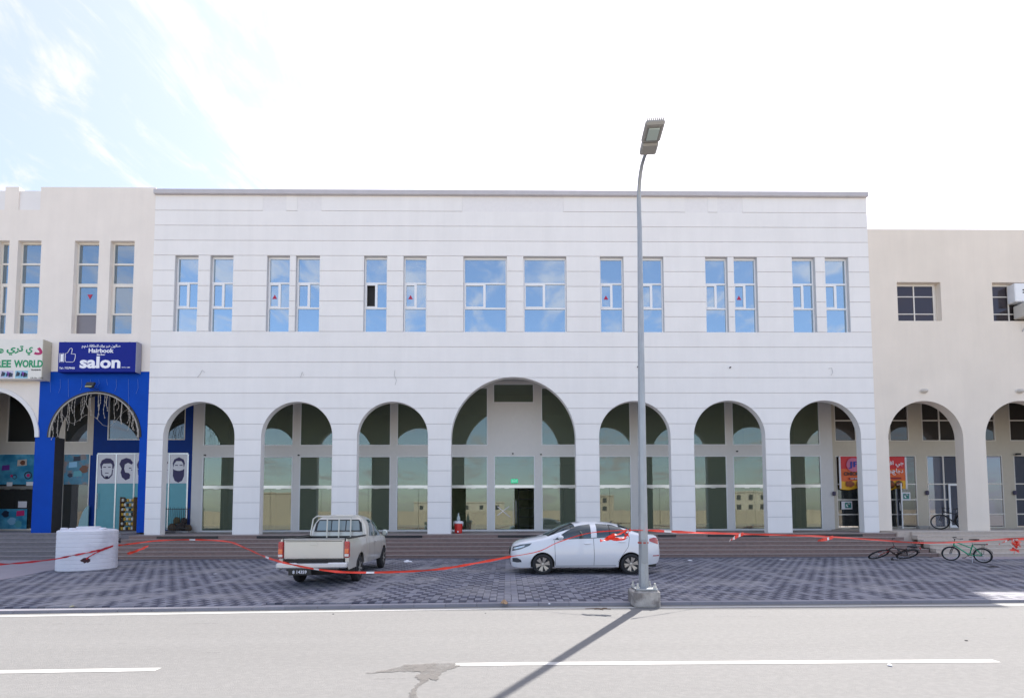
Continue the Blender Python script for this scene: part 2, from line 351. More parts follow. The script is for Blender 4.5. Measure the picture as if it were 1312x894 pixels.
# ------------------------------------------------------------------ ground, road, pavement
g = MB().box(-900, 900, -900, 1500, -.6, -.16).build('ground', SAND); tag(g, kind='structure')
def edge_y(x):                        # line where paving meets the road
    return 8.93 + (.012 * x if x > 0 else .052 * max(x, -22) + .012 * min(0, x + 22)) - .0
xs = [-70, -40, -22] + [i for i in range(-20, 21, 1)] + [24, 30, 45, 70]
def strip(name, f0, f1, z, m, parent=None, x0=-70, x1=70, thick=None):
    pts = [x0] + [x for x in xs if x0 < x < x1] + [x1]; mb = MB()
    for a, b in zip(pts, pts[1:]):
        mb.quad((a, f0(a), z), (b, f0(b), z), (b, f1(b), z), (a, f1(a), z))
        if thick:
            mb.quad((a, f0(a), z - thick), (b, f0(b), z - thick), (b, f0(b), z), (a, f0(a), z)); mb.quad((b, f1(b), z - thick), (a, f1(a), z - thick), (a, f1(a), z), (b, f1(b), z))
    return mb.build(name, m, parent)
road = strip('road', lambda x: .9 + .6 * (edge_y(x) - 8.93), edge_y, -.055, ASPH); tag(road, kind='structure')
strip('edge_line', lambda x: edge_y(x) - .28, lambda x: edge_y(x) - .175, -.051, LINE, road)
strip('far_edge_line', lambda x: 1.15 + .6 * (edge_y(x) - 8.93), lambda x: 1.29 + .6 * (edge_y(x) - 8.93), -.051, LINE, road)
ly = lambda x: 5.48 + (.0 * x if x > 0 else .03 * x)
for a, b in ((-16.5, -11.0), (-9.6, -4.02), (-.62, 5.85), (9.3, 15.0)):
    mb = MB(); k = 8
    for i in range(k):
        u, v_ = a + (b - a) * i / k, a + (b - a) * (i + 1) / k; mb.quad((u, ly(u) - .055, -.051), (v_, ly(v_) - .055, -.051), (v_, ly(v_) + .055, -.051), (u, ly(u) + .055, -.051))
    mb.build('lane_line', LINE, road)
STAIN = mat('brown_stain', (.155, .144, .135), .85, noise_=.08, nscale=9)
st = [(470, 862), (497, 858), (520, 852), (545, 850), (575, 849), (588, 852), (578, 856), (566, 860), (560, 865), (558, 871), (548, 868), (543, 874), (535, 879), (532, 886), (540, 900), (528, 900), (524, 889), (530, 880), (538, 871), (533, 866), (540, 861), (520, 860), (498, 861)]
def ragged(px_pts, grow, z, m, seed, name):
    random.seed(seed); P_ = [Vector(onZ(x, y, -.05)) for x, y in px_pts]; c = sum(P_, Vector((0, 0))) / len(P_); out = []
    P_ = [p + (p - c).normalized() * grow for p in P_]
    for p, q in zip(P_, P_[1:] + P_[:1]):
        d = q - p; n = max(2, int(d.length / .03)); nn = Vector((-d.y, d.x)).normalized() if d.length else Vector((0, 0))
        for k in range(n): out.append(p + d * k / n + nn * random.uniform(-.018, .018))
    return MB().add([(p.x, p.y, z) for p in out], [tuple(range(len(out)))[::-1]]).build(name, m, road)
def patchy(m, scale, lo, hi, most):                    # worn material: the ground below shows through in places
    t = m.node_tree; o = [n for n in t.nodes if n.type == 'OUTPUT_MATERIAL'][0]; b_ = t.nodes['Principled BSDF']; n = t.nodes.new('ShaderNodeTexNoise'); n.inputs['Scale'].default_value = scale; n.inputs['Detail'].default_value = 9; n.inputs['Roughness'].default_value = .7
    g_ = t.nodes.new('ShaderNodeNewGeometry'); t.links.new(g_.outputs['Position'], n.inputs['Vector']); q = t.nodes.new('ShaderNodeMapRange'); q.inputs[1].default_value = lo; q.inputs[2].default_value = hi; q.inputs[4].default_value = most; t.links.new(n.outputs['Fac'], q.inputs[0])
    tr = t.nodes.new('ShaderNodeBsdfTransparent'); mi = t.nodes.new('ShaderNodeMixShader'); t.links.new(q.outputs[0], mi.inputs[0]); t.links.new(tr.outputs[0], mi.inputs[1]); t.links.new(b_.outputs[0], mi.inputs[2]); t.links.new(mi.outputs[0], o.inputs[0]); return m
ragged(st, .02, -.0475, patchy(STAIN, 4.5, .30, .58, .75), 2, 'road_stain')
mb = MB()
random.seed(3)
for k in range(16):
    x, y = random.uniform(-8, 9), random.uniform(3.2, 8.3); L_, w_ = random.uniform(.12, .5), random.uniform(.008, .02)
    mb.quad((x, y, -.0475), (x + L_, y + random.uniform(-.03, .03), -.0475), (x + L_, y + w_, -.0475), (x, y + w_, -.0475))
tag(mb.build('asphalt_scuff', patchy(mat('scuff', (.15, .14, .135), .9), 20, .4, .6, .5), road), kind='stuff')
far_side = MB().box(-70, 70, -2.2, .2, -.16, .05).build('far_pavement', CONC); tag(far_side, kind='structure')

pave = strip('pavement', lambda x: edge_y(x) + .02, lambda x: 18.2, -.03, JOINT, x0=-60, x1=60); tag(pave, kind='structure')
mb = MB()
x = -30.
while x < 30:                         # plain kerb course along the road
    x2 = x + .6; mb.add([(x + .004, edge_y(x), 0), (x2 - .004, edge_y(x2), 0), (x2 - .004, edge_y(x2) + .16, 0), (x + .004, edge_y(x) + .16, 0), (x + .004, edge_y(x), -.1), (x2 - .004, edge_y(x2), -.1), (x2 - .004, edge_y(x2) + .16, -.1), (x + .004, edge_y(x) + .16, -.1)],
                        [(0, 1, 2, 3), (4, 5, 1, 0), (5, 6, 2, 1), (6, 7, 3, 2), (7, 4, 0, 3)]); x = x2
tag(mb.build('kerb_course', mat('kerb_paver', (.27, .26, .29), .85, noise_=.12, nscale=2, island=.08), pave), kind='stuff')
# pavers on a slightly skewed grid; the nearest ones are objects of their own
PW, PH = .15, .205
SK = .012
me_cache = {}
rnd = random.Random(11)
def paver_mesh(m, k):
    key = (m.name, k)
    if key not in me_cache:
        b = .004; a = .072 - .0006 * k; c = .0985; hh = [.0, .002, .004][k % 3]
        mb = MB().add([(-a, -c, -.03), (a, -c, -.03), (a, c, -.03), (-a, c, -.03), (-a + b, -c + b, hh), (a - b, -c + b, hh), (a - b, c - b, hh * .6), (-a + b, c - b, hh * .6), (-a, -c, hh - .006), (a, -c, hh - .006), (a, c, hh - .006), (-a, c, hh - .006)],
                      [(4, 5, 6, 7), (8, 9, 5, 4), (9, 10, 6, 5), (10, 11, 7, 6), (11, 8, 4, 7), (0, 1, 9, 8), (1, 2, 10, 9), (2, 3, 11, 10), (3, 0, 8, 11)])
        me = bpy.data.meshes.new('paver'); me.from_pydata(mb.v, [], mb.f); me.materials.append(m); me_cache[key] = me
    return me_cache[key]
field = MB(); cand = []
ny = int((18.05 - 8.0) / PH)
for j in range(-3, ny + 1):
    for i in range(-200, 201):
        X = i * PW; Y = 9.22 + j * PH + (SK * X)
        if Y < edge_y(X) + .275 or Y > 18.02: continue
        if X < -11.5 and Y > 14.9 + (X + 13) * -.08 and X < -13.9: continue      # concrete apron
        stagger = (i + j) % 2
        dk = stagger == 0
        if i % 50 in (0, 1): dk = False                      # plain bands across the car park
        if -3.6 < X - (Y - 9) * .1 < -3.3: dk = False
        if rnd.random() < .04: dk = False
        if dk and rnd.random() < .05: dk = False
        cand.append((Y, abs(X), X, dk))
cand.sort(key=lambda c: (round(math.hypot(c[0], c[2] * .45), 3)))
near = cand[:300]; rest = cand[300:]
base_me = {}
for Y, _, X, dk in near:
    me = paver_mesh(PDARK if dk else PLIGHT, rnd.randrange(3)); o = bpy.data.objects.new('paver', me); col.objects.link(o); o.parent = pave
    o.location = (X, Y, rnd.uniform(-.003, .002)); o.rotation_euler.z = math.atan(SK) + rnd.uniform(-.012, .012)
for Y, _, X, dk in rest:
    a = .072; c = .0985; h = rnd.uniform(-.004, .002); tl = rnd.uniform(-.002, .002); mi = 1 if dk else 0; o = len(field.v)
    sx = SK * a
    field.v += [(X - a, Y - c - sx, -.03), (X + a, Y - c + sx, -.03), (X + a, Y + c + sx, -.03), (X - a, Y + c - sx, -.03), (X - a, Y - c - sx, h), (X + a, Y - c + sx, h + tl), (X + a, Y + c + sx, h + tl), (X - a, Y + c - sx, h)]
    field.f += [(o + 4, o + 5, o + 6, o + 7), (o, o + 1, o + 5, o + 4), (o + 1, o + 2, o + 6, o + 5), (o + 3, o, o + 4, o + 7)]; field.m += [mi] * 4
tag(field.build('paver_field', [PLIGHT, PDARK], pave), kind='stuff')
random.seed(5)
EDG = mat('edging_stone_mat', (.115, .115, .14), .8, noise_=.12, nscale=4, vary=.12)
sh = MB().rbox((0, 0, 0), (.98, .16, .09), b=.008); base = None
for k in range(-17, 17):
    if base is None: o = base = sh.build('edging_stone', EDG, pave)
    else: o = base.copy(); col.objects.link(o)
    o.location = (k * 1.0 + .3, 18.12, -.02 + random.uniform(-.003, .003))
apx = [onZ(*p) for p in ((-60, 716), (70, 716), (72, 729), (0, 743), (-60, 752))]
o = MB().prism([(x, y) for x, y in apx], -.1, .008, ax='XY').build('concrete_apron', CONC2); tag(o, kind='structure')
apx = [(16.9, 17.2), (30, 17.0), (30, 18.05), (16.9, 18.05)]
o = MB().prism(apx, -.1, .008, ax='XY').build('concrete_apron', mat('pink_concrete', (.35, .30, .33), .9, noise_=.15, nscale=2)); tag(o, kind='structure')

# ------------------------------------------------------------------ entrance steps
def stairs(x0, x1, ytop, top, n, mr, mtread, label, cat='steps', ret=.0, run=.27, depth=None):
    t = empty('entrance_steps', ((x0 + x1) / 2, ytop, 0)); tag(t, label, cat)
    rise = top / n; cx, cy = (x0 + x1) / 2, ytop
    for k in range(n):
        z1 = top - k * rise; yf = ytop - k * run; e = ret * k
        m = MB(); yb = YF + (3.0 if k == 0 else .0) if k == 0 else ytop - (k - 1) * run + .0
        m.box(x0 - e - cx, x1 + e - cx, yf - cy, (YS + .6 if k == 0 else yb) - cy, z1 - rise, z1 - .035)
        if k == 0: m.box(x0 - cx, x1 - cx, yf + .02 - cy, YS + .6 - cy, 0, z1 - rise)
        s = m.build('step', mr, t)
        m = MB().rbox(((x1 + e + x0 - e) / 2 - cx, (yf - .02 + (yf + run if k else YS + .58)) / 2 - cy + (0 if k else 0), z1 - .017), (x1 - x0 + 2 * e, (run + .02) if k else (YS + .6 - yf), .034), b=.006)
        m.build('tread', mtread, s)
    return t
XL, XR = -16.04, 16.69
main_steps = stairs(XL + .0, XR + .05, 19.5, .9, 6, GRAN, GRANT, 'wide flight of pinkish grey granite steps in front of the white arcaded building', ret=.10)
stairs(-40, XL - .35, 19.52, 1.0, 6, GRANL, GRANLT, 'dark grey granite steps below the blue hair salon and the shop beside it')
stairs(XR + .6, 40, 19.35, .97, 6, GRANR, GRANRT, 'pale beige stone steps below the beige building, behind the green bicycle')
MB().box(XR + .05, XR + .6, 19.42, YS + .6, 0, .95).build('platform_block', GRANR, bpy.data.objects['entrance_steps.002'], loc=None).matrix_parent_inverse = bpy.data.objects['entrance_steps.002'].matrix_basis.inverted()
MB().box(XL - .35, XL, 19.5, YS + .6, 0, .93).build('platform_block', GRANL, bpy.data.objects['entrance_steps.001']).matrix_parent_inverse = bpy.data.objects['entrance_steps.001'].matrix_basis.inverted()
c0 = main_steps.location
for a, b in ((201, 279), (329, 425), (432, 541), (638, 694), (843, 866), (907, 985), (1030, 1105)):
    xa, xb = PX(a, 19.48, 687), PX(b, 19.48, 687)
    MB().box(xa - c0.x, xb - c0.x, 19.465 - c0.y, 19.499 - c0.y, .765, .862).build('black_strip', mat('black_granite', (.018, .018, .022), .35), main_steps)

# ------------------------------------------------------------------ white commercial building
bld = empty('commercial_building', (0, YF, 0)); tag(bld, 'two-storey white building with seven arches and grooved plaster walls', 'building')
BI = bld.matrix_basis.inverted()
def put(o, parent):                                   # meshes below are modelled in world metres
    o.matrix_parent_inverse = Matrix.Translation(parent.location).inverted() if parent.parent is None else Matrix.Identity(4); return o
class Part:
    pass
GZ = [PLAT + .7024 * k for k in range(0, 22)] + [16.36]
ARC = [(-13.76, 1.585, 5.24), (-9.41, 1.585, 5.24), (-5.14, 1.585, 5.24), (.28, 2.8, 5.15), (5.75, 1.615, 5.24), (10.04, 1.62, 5.25), (14.39, 1.625, 5.25)]
WINS = [(222.8, 253), (268.2, 298), (341.2, 370.6), (378.2, 409.2), (465.8, 495.7), (516.6, 546.5), (593.6, 649.5), (670.7, 726), (769, 799.5), (820.4, 850.8), (904.4, 933.2), (941, 971.2), (1015.8, 1045.8), (1058.2, 1088.6)]
WZ0, WZ1 = GZ[13], 13.55
GZ[18] = 13.55
wops = []
for i, (a, b) in enumerate(WINS): wops.append(rect(PX(a, YF, 376), PX(b, YF, 376), WZ0, WZ1))
aops = [arch_op(cx, r, PLAT, s) for cx, r, s in ARC]
ops = wops + aops
core = wall_slab(MB(), XL, XR, PLAT, 16.36, YF + .03, YF + .28, ops).build('wall', [WCORE], bld); put(core, bld)
# inner lining so that the back of the wall and the reveals read white
rv = MB()
gap = .012
inf = [(337, 367), (381, 412), (592, 722), (877, 907), (919, 951)]
for k in range(len(GZ) - 1):
    za, zb = GZ[k] + (gap if k else 0), GZ[k + 1] - (gap if k < len(GZ) - 2 else 0)
    if k == len(GZ) - 2:              # parapet course: plain plaster with blocked-in crenels between
        cuts = [XL] + [PX(p, YF, 259) for q in inf for p in q] + [XR]
        for s_ in range(0, len(cuts), 2):
            put(wall_slab(MB(), cuts[s_], cuts[s_ + 1], za, zb, YF, YF + .03, [], back=False).build('plaster_band', WHITE, bld), bld)
        for s_ in range(1, len(cuts) - 1, 2):
            put(wall_slab(MB(), cuts[s_] + .004, cuts[s_ + 1] - .004, GZ[k] - gap, zb, YF + .006, YF + .03, [], back=False).build('parapet_infill', mat('infill_plaster', (.80, .775, .765), .9, noise_=.04), bld), bld)
    else:
        full = sorted([o for o in ops if o[0] <= za + gap + .001 and o[1] >= zb - 1e-6], key=lambda o: o[2](za)[0])
        cutx = [XL] + [sum(o[2](za)) / 2 for o in full] + [XR]
        for xa, xb in zip(cutx, cutx[1:]):
            part = [o for o in ops if o[2](max(o[0], za))[1] > xa and o[2](max(o[0], za))[0] < xb]
            def clip(o, xa=xa, xb=xb, f=None): return (o[0], o[1], lambda z, g_=o[2]: (max(xa, min(xb, g_(z)[0])), max(xa, min(xb, g_(z)[1]))), o[3])
            put(wall_slab(MB(), xa, xb, za, zb, YF, YF + .03, [clip(o) if o in full else o for o in part], back=False).build('plaster_band', WHITE, bld), bld)
put(MB().rbox(((XL + XR) / 2, YF + .12, 16.47), (XR - XL + .04, .5, .22), b=.015).build('coping', COPING, bld), bld)
# white lining of the reveals and of the wall's inner face
ln = MB()
for cx, r, s_ in ARC:
    prof = [(cx - r, PLAT)] + [(cx - r * math.cos(PI * k / 40), s_ + r * math.sin(PI * k / 40)) for k in range(41)] + [(cx + r, PLAT)]
    for (xa, za), (xb, zb) in zip(prof, prof[1:]):
        t_ = .006
        def inn(x, z): 
            if z <= s_: return (x + (t_ if x < cx else -t_), z)
            d = Vector((cx - x, s_ - z)).normalized() * t_; return (x + d.x, z + d.y)
        p, q = inn(xa, za), inn(xb, zb)
        ln.quad((p[0], YF + .001, p[1]), (p[0], YF + .29, p[1]), (q[0], YF + .29, q[1]), (q[0], YF + .001, q[1]))
put(ln.build('arch_lining', WHITE, bld), bld)
put(wall_slab(MB(), XL + .01, XR - .01, PLAT, 8.7, YF + .282, YF + .295, [o for o in aops], back=True).build('inner_plaster', WHITE, bld), bld)
# shell: roof, sides, back, arcade ceiling
put(MB().box(XL, XL + .2, YF + .285, 40, 8.85, 16.3).build('side_wall', WHITE, bld), bld)
put(MB().box(XR - .2, XR, YF + .285, 40, 8.85, 16.3).build('side_wall', WHITE, bld), bld)
put(MB().box(XL, XR, 40, 40.3, 0, 16.3).build('back_wall', WHITE, bld), bld)
put(MB().box(XL + .2, XR - .2, YF + .285, 40, 15.2, 15.4).build('roof', CONC, bld), bld)
put(MB().box(XL + .003, XR - .003, YF + .297, 40, 8.72, 8.84).build('arcade_ceiling', mat('ceiling_plaster', (.66, .65, .63), .9), bld), bld)

# upper windows
def slide_window(parent, x0, x1, z0, z1, yf, frame_m, glass_m, sticker=False, open_=False, split=.5):
    t = .06; y0, y1 = yf + .16, yf + .22; m = MB()
    h = z1 - z0; zt, zm = z0 + h * .655, z0 + h * .325
    e = .004
    m.box(x0 + e, x0 + t, y0, y1, z0 + e, z1 - e); m.box(x1 - t, x1 - e, y0, y1, z0 + e, z1 - e)
    m.box(x0 + t, x1 - t, y0, y1, z1 - t - .03, z1 - e); m.box(x0 + t, x1 - t, y0, y1, z0 + e, z0 + t * .5)
    m.box(x0 + t, x1 - t, y0 - .006, y1, zt - t * .6, zt + t * .6); m.box(x0 + t, x1 - t, y0 - .006, y1, zm - t * .6, zm + t * .6)
    xm = x0 + (x1 - x0) * split
    m.box(xm - t * .9, xm + t * .9, y0 - .004, y1, zm + t * .6, zt - t * .6)
    # sliding sash frame, left half
    m.box(x0 + t, x0 + t + .05, y0 - .012, y0 + .02, zm + t * .6, zt - t * .6); m.box(x0 + t + .05, xm - t * .9, y0 - .012, y0 + .02, zt - t * .6 - .06, zt - t * .6); m.box(x0 + t + .05, xm - t * .9, y0 - .012, y0 + .02, zm + t * .6, zm + t * .6 + .05)
    f = put(m.build('window', frame_m, parent), parent)
    yg = y0 + .03
    for k, (a, b, c, d) in enumerate(((x0 + t, x1 - t, zt + t * .6, z1 - t - .03), (x0 + t + .05, xm - t * .9, zm + t * .6 + .05, zt - t * .6 - .06), (xm + t * .9, x1 - t, zm + t * .6, zt - t * .6), (x0 + t, x1 - t, z0 + t * .5, zm - t * .6))):
        if open_ and k == 1: continue
        MB().box(a, b, yg, yg + .012, c, d).build('pane', glass_m, f)
    if sticker:
        cx, cz, s_ = (x0 + t + .05 + xm - t * .9) / 2, (zm + zt) / 2 - .05, .11
        MB().prism([(cx - s_, cz - s_ * .8), (cx + s_, cz - s_ * .8), (cx, cz + s_)], yg - .006, yg - .002).build('red_triangle', mat('sticker_red', (.45, .015, .06), .5), f)
    return f
for i, o_ in enumerate(wops):
    a, b = o_[2](12); slide_window(bld, a, b, WZ0, WZ1, YF, FRAME, GUP, sticker=i in (2, 5, 8, 11), open_=i == 4, split=.5 if i not in (6, 7) else .48)
put(MB().box(wops[4][2](12)[0] - .3, wops[4][2](12)[1] + .3, YF + .286, YF + 3, WZ0 - .2, WZ1 + .2).build('unlit_room', DARK, bld), bld)

# shopfront of the white building
def zY(py, Y=YS): return PZ(py, Y)
sx = lambda p, py=630: PX(p, YS, py)
UZ0, UZ1, LZ1 = zY(570.5), 8.35, zY(584)
pil = [(245, 258.5), (374.5, 383), (500, 508)]
pilr = [(809, 817.5), (932, 940), (1053, 1068.5)]
panes = []                             # (x0, x1, z0, z1)
def bay(a, b):
    m_ = (a + b) / 2
    for (u, v_) in ((a, m_ - .08), (m_ + .08, b)):
        panes.append((u, v_, UZ0, UZ1, 'u')); panes.append((u, v_, PLAT + .04, LZ1, 'l'))
bay(sx(258.5), sx(374.5)); bay(sx(383), sx(500))
bay(sx(817.5), sx(932)); bay(sx(940), sx(1053))
for a, b in ((508, 625), (694, 809)):
    bay(sx(a), sx(b))
panes.append((sx(633), sx(685.5), PLAT + .04, zY(583.5), 'd')); panes.append((sx(632), sx(684.6), zY(516), zY(491.5), 'u'))
sops = [rect(a, b, c, d) for a, b, c, d, _ in panes]
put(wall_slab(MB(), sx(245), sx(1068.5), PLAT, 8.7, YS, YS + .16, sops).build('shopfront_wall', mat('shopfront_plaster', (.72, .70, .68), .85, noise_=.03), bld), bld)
def glazing(parent, a, b, c, d, kind, fm=FRAME, gm=GSHOP, rail=True, open_half=None, t=.045, yw=YS):
    m = MB(); y0, y1 = yw - .012, yw + .08; e = .003
    m.box(a + e, a + t, y0, y1, c + e, d - e); m.box(b - t, b - e, y0, y1, c + e, d - e); m.box(a + t, b - t, y0 - .002, y1, d - t, d - e); m.box(a + t, b - t, y0 - .002, y1, c + e, c + t)
    f = put(m.build('glazing', fm, parent), parent); yg = yw + .03
    if kind in 'ld' and rail:
        zr = zY(623)
        MB().box(a + t, b - t, yg - .03, yg + .03, zr - .075, zr + .075).build('door_rail', RAIL, f)
        xm = (a + b) / 2
        MB().box(a + t, b - t, yg, yg + .012, zr + .077, d - t).build('pane', gm, f)
        if open_half != 'left': MB().box(a + t, xm - .006, yg, yg + .012, c + t + .02, zr - .08).build('pane', gm, f)
        if open_half != 'right': MB().box(xm + .006, b - t, yg, yg + .012, c + t + .02, zr - .08).build('pane', gm, f)
        for s_ in (-1, 1):
            if (open_half == 'left' and s_ == -1) or (open_half == 'right' and s_ == 1): continue
            MB().box(xm + s_ * .4 - .12, xm + s_ * .4 + .12, yg - .02, yg + .03, zr - .105, zr - .08).build('patch_fitting', RAIL, f)
        if kind == 'd':
            for s_ in (-1, 1): MB().tube([(xm + s_ * .07, yg - .06, c + .35), (xm + s_ * .07, yg - .06, c + 1.55)], .014).build('pull_handle', STEEL, f)
    else: MB().box(a + t, b - t, yg, yg + .012, c + t, d - t).build('pane', gm, f)
    return f
for a, b, c, d, k in panes:
    oh = 'right' if k == 'd' else None
    if k == 'l' and sx(560) < a < sx(575): oh = 'left'
    glazing(bld, a, b, c, d, k, open_half=oh)
# rooms behind the glass
put(MB().box(sx(245), sx(1068.5), YS + 8, YS + 8.2, PLAT, 8.7).build('room_wall', ROOM, bld), bld)
for p in (249, 378.7, 504, 629, 689, 813, 936, 1061):
    put(MB().box(sx(p) - .09, sx(p) + .09, YS + .17, YS + 8, PLAT, 8.7).build('partition_wall', ROOM, bld), bld)
put(MB().box(sx(245), sx(1068.5), YS + .5, YS + 8, 5.2, 5.35).build('mezzanine_slab', ROOMC, bld), bld)
put(MB().box(sx(245), sx(1068.5), YS + .6, YS + 8, PLAT - .2, PLAT + .01).build('room_floor', mat('room_floor_tile', (.42, .40, .36), .3), bld), bld)
# fixings for future signs on the plaster
for x, y in ((935, 471), (817, 470)):
    a, b = onY(x, y, YF); put(MB().tube([(a, YF + .01, b), (a, YF - .08, b)], .03, n=8).build('anchor_stub', BLACK, bld), bld)
for pts_ in (((253, 483), (256, 479), (259, 474), (262, 477)), ((385, 483), (387, 476), (389, 481)), ((506, 474), (505, 480), (508, 487), (506, 493)), ((1062, 472), (1066, 471), (1067, 477), (1065, 481))):
    pp = [(onY(x, y, YF - .03)[0], YF - .03 + .02 * (k % 2), onY(x, y, YF - .03)[1]) for k, (x, y) in enumerate(pts_)]
    put(MB().tube([(pp[0][0], YF + .01, pp[0][2])] + pp, .008, n=5).build('cable_stub', mat('grey_cable', (.45, .44, .44), .7), bld), bld)
for x, y in ((657, 581), (693, 582), (263, 583), (383, 583), (944, 578)):
    a, b = onY(x, y, YS); put(MB().box(a - .04, a + .04, YS - .07, YS, b - .03, b + .03).build('junction_box', BLACK, bld), bld)

# ------------------------------------------------------------------ left building: cream with the blue salon
lb = empty('shop_building', (-22, YF, 0)); tag(lb, 'cream shop building with narrow tall windows and a blue painted salon front', 'building')
YL = YF + .01
LX0 = -40; LXR = XL - .004
lcx = PX(122.2, YL, 530); lr = PX(182.5, YL, 530) - lcx; lsp = PZ(560, YL, 122)
l0cx = PX(-14, YL, 530); l0r = 60 / 28.5
wl = [(-5, 9.5), (20.5, 50.5), (93.5, 125), (139.5, 170.5), (-95, -64), (-51, -20)]
wz0, wz1 = PZ(427.5, YL, 110), PZ(308.5, YL, 110)
lops = [rect(PX(a, YL, 366), PX(b, YL, 366), wz0, wz1) for a, b in wl]
rops = [keyhole_op(PX(68, YL, 620), PX(177, YL, 620), 1.0, lcx, lr, lsp), keyhole_op(PX(-70, YL, 620), PX(43, YL, 620), 1.0, l0cx, l0r, lsp)]
ztop = PZ(240, YL, 120); zcr = PZ(269, YL, 40)
xb0, xb1 = PX(50, YL, 530), LXR
zblue = PZ(476, YL, 120)
put(wall_slab(MB(), LX0, LXR, 1.0, zcr, YL, YL + .42, lops + rops).build('wall', CREAM, lb), lb)
m = MB(); e = .008                    # blue painted render, a thin coat proud of the wall
xr1, xr2 = PX(68, YL, 620), PX(177, YL, 620)
bops = rops[:1]
xleft = PX(51, YL, 500); xleft2 = PX(42.5, YL, 620)
wall_slab(m, xleft2, LXR, 1.0, lsp + .02, YL - e, YL, bops, back=False); wall_slab(m, xleft, LXR, lsp + .02, zblue, YL - e, YL, bops, back=False)
put(m.build('blue_render', BLUE, lb), lb)
m = MB()                              # black painted reveals of the salon arch
m.box(xr1 - .0, xr1 + .012, YL - .002, YL + .43, 1.0, lsp)
prof = [(lcx - lr * math.cos(PI * k / 32), lsp + lr * math.sin(PI * k / 32)) for k in range(33)]
for (xa, za), (xb, zb) in zip(prof, prof[1:]):
    f = lambda x, z, t: (x + (lcx - x) / lr * t, z + (lsp - z) / lr * t)
    p, q, p2, q2 = f(xa, za, .01), f(xb, zb, .01), f(xa, za, .09), f(xb, zb, .09)
    m.quad((p[0], YL - .03, p[1]), (p[0], YL + .43, p[1]), (q[0], YL + .43, q[1]), (q[0], YL - .03, q[1]))
    m.quad((p[0], YL - .03, p[1]), (p2[0], YL - .03, p2[1]), (q2[0], YL - .03, q2[1]), (q[0], YL - .03, q[1]))
    m.quad((p2[0], YL - .03, p2[1]), (p2[0], YL + .43, p2[1]), (q2[0], YL + .43, q2[1]), (q2[0], YL - .03, q2[1]))
put(m.build('arch_lining', mat('black_paint', (.03, .028, .03), .6, noise_=.2), lb), lb)
m = MB()                              # white moulding of the next arch
prof = [(l0cx - l0r * math.cos(PI * k / 32), lsp + l0r * math.sin(PI * k / 32)) for k in range(33)]
for (xa, za), (xb, zb) in zip(prof, prof[1:]):
    f = lambda x, z, t: (x + (x - l0cx) / l0r * t, z + (z - lsp) / l0r * t)
    p, q, p2, q2 = f(xa, za, -.01), f(xb, zb, -.01), f(xa, za, .17), f(xb, zb, .17)
    m.quad((p[0], YL - .05, p[1]), (p[0], YL + .43, p[1]), (q[0], YL + .43, q[1]), (q[0], YL - .05, q[1]))
    m.quad((p[0], YL - .05, p[1]), (p2[0], YL - .05, p2[1]), (q2[0], YL - .05, q2[1]), (q[0], YL - .05, q[1]))
    m.quad((p2[0], YL - .05, p2[1]), (p2[0], YL, p2[1]), (q2[0], YL, q2[1]), (q2[0], YL - .05, q2[1]))
put(m.build('arch_moulding', CREAM2, lb), lb)
for a, b, infill in ((-300, -40, 0), (-40, 6.5, 1), (6.5, 24, 0), (24, 52, 1), (52, 200.5, 0)):
    xa, xb = max(LX0, PX(a, YL, 255)), min(LXR, PX(b, YL, 255))
    if infill: put(MB().box(xa, xb, YL + .05, YL + .3, zcr, ztop - .15).build('parapet_infill', CREAM2, lb), lb)
    else: put(MB().box(xa, xb, YL, YL + .42, zcr, ztop).build('parapet', CREAM, lb), lb)
for o_ in lops:
    a, b = o_[2](12); h = wz1 - wz0; t = .06; y0, y1 = YL + .17, YL + .24; m = MB()
    z = [wz0, wz0 + h * .225, wz0 + h * .545, wz0 + h * .765, wz1 - .08]
    m.box(a + .003, a + t, y0, y1, wz0, wz1 - .003); m.box(b - t, b - .003, y0, y1, wz0, wz1 - .003); m.box(a + t, b - t, y0, y1, wz1 - .08, wz1 - .003); m.box(a + t, b - t, y0, y1, wz0, wz0 + .03)
    for q in z[1:4]: m.box(a + t, b - t, y0 - .006, y1, q - .04, q + .04)
    m.box(a + t, a + t + .08, y0 - .012, y1, z[1] + .04, z[2] - .04); m.box(b - t - .03, b - t, y0 - .012, y1, z[1] + .04, z[2] - .04); m.box(a + t + .08, b - t - .03, y0 - .012, y1, z[2] - .11, z[2] - .04)
    f = put(m.build('window', BFRAME, lb), lb)
    for k in range(4):
        MB().box(a + t + (.08 if k == 1 else 0), b - t - (.03 if k == 1 else 0), y0 + .03, y0 + .04, z[k] + .03, z[k + 1] - (.11 if k == 1 else .03)).build('pane', GLEFT if not (k == 0 and abs(a - PX(93.5, YL, 366)) < .1) else mat('curtained_pane', (.20, .18, .19), .25), f)
    if abs(a - PX(93.5, YL, 366)) < .1:
        cx, cz = (a + b) / 2 + .05, (z[1] + z[2]) / 2 + .15
        MB().prism([(cx - .12, cz + .09), (cx + .12, cz + .09), (cx, cz - .13)], y0 + .02, y0 + .025).build('red_triangle', MATS['sticker_red'], f)
put(MB().box(LX0, LXR, YL + .425, 40, 15.4, 15.6).build('roof', CONC, lb), lb)
put(MB().box(LX0, LXR - .01, YL + .425, 40, 8.6, 8.72).build('arcade_ceiling', CREAM2, lb), lb)
put(MB().box(LX0 - .3, LX0, YL, 40, 0, 16).build('side_wall', CREAM, lb), lb)
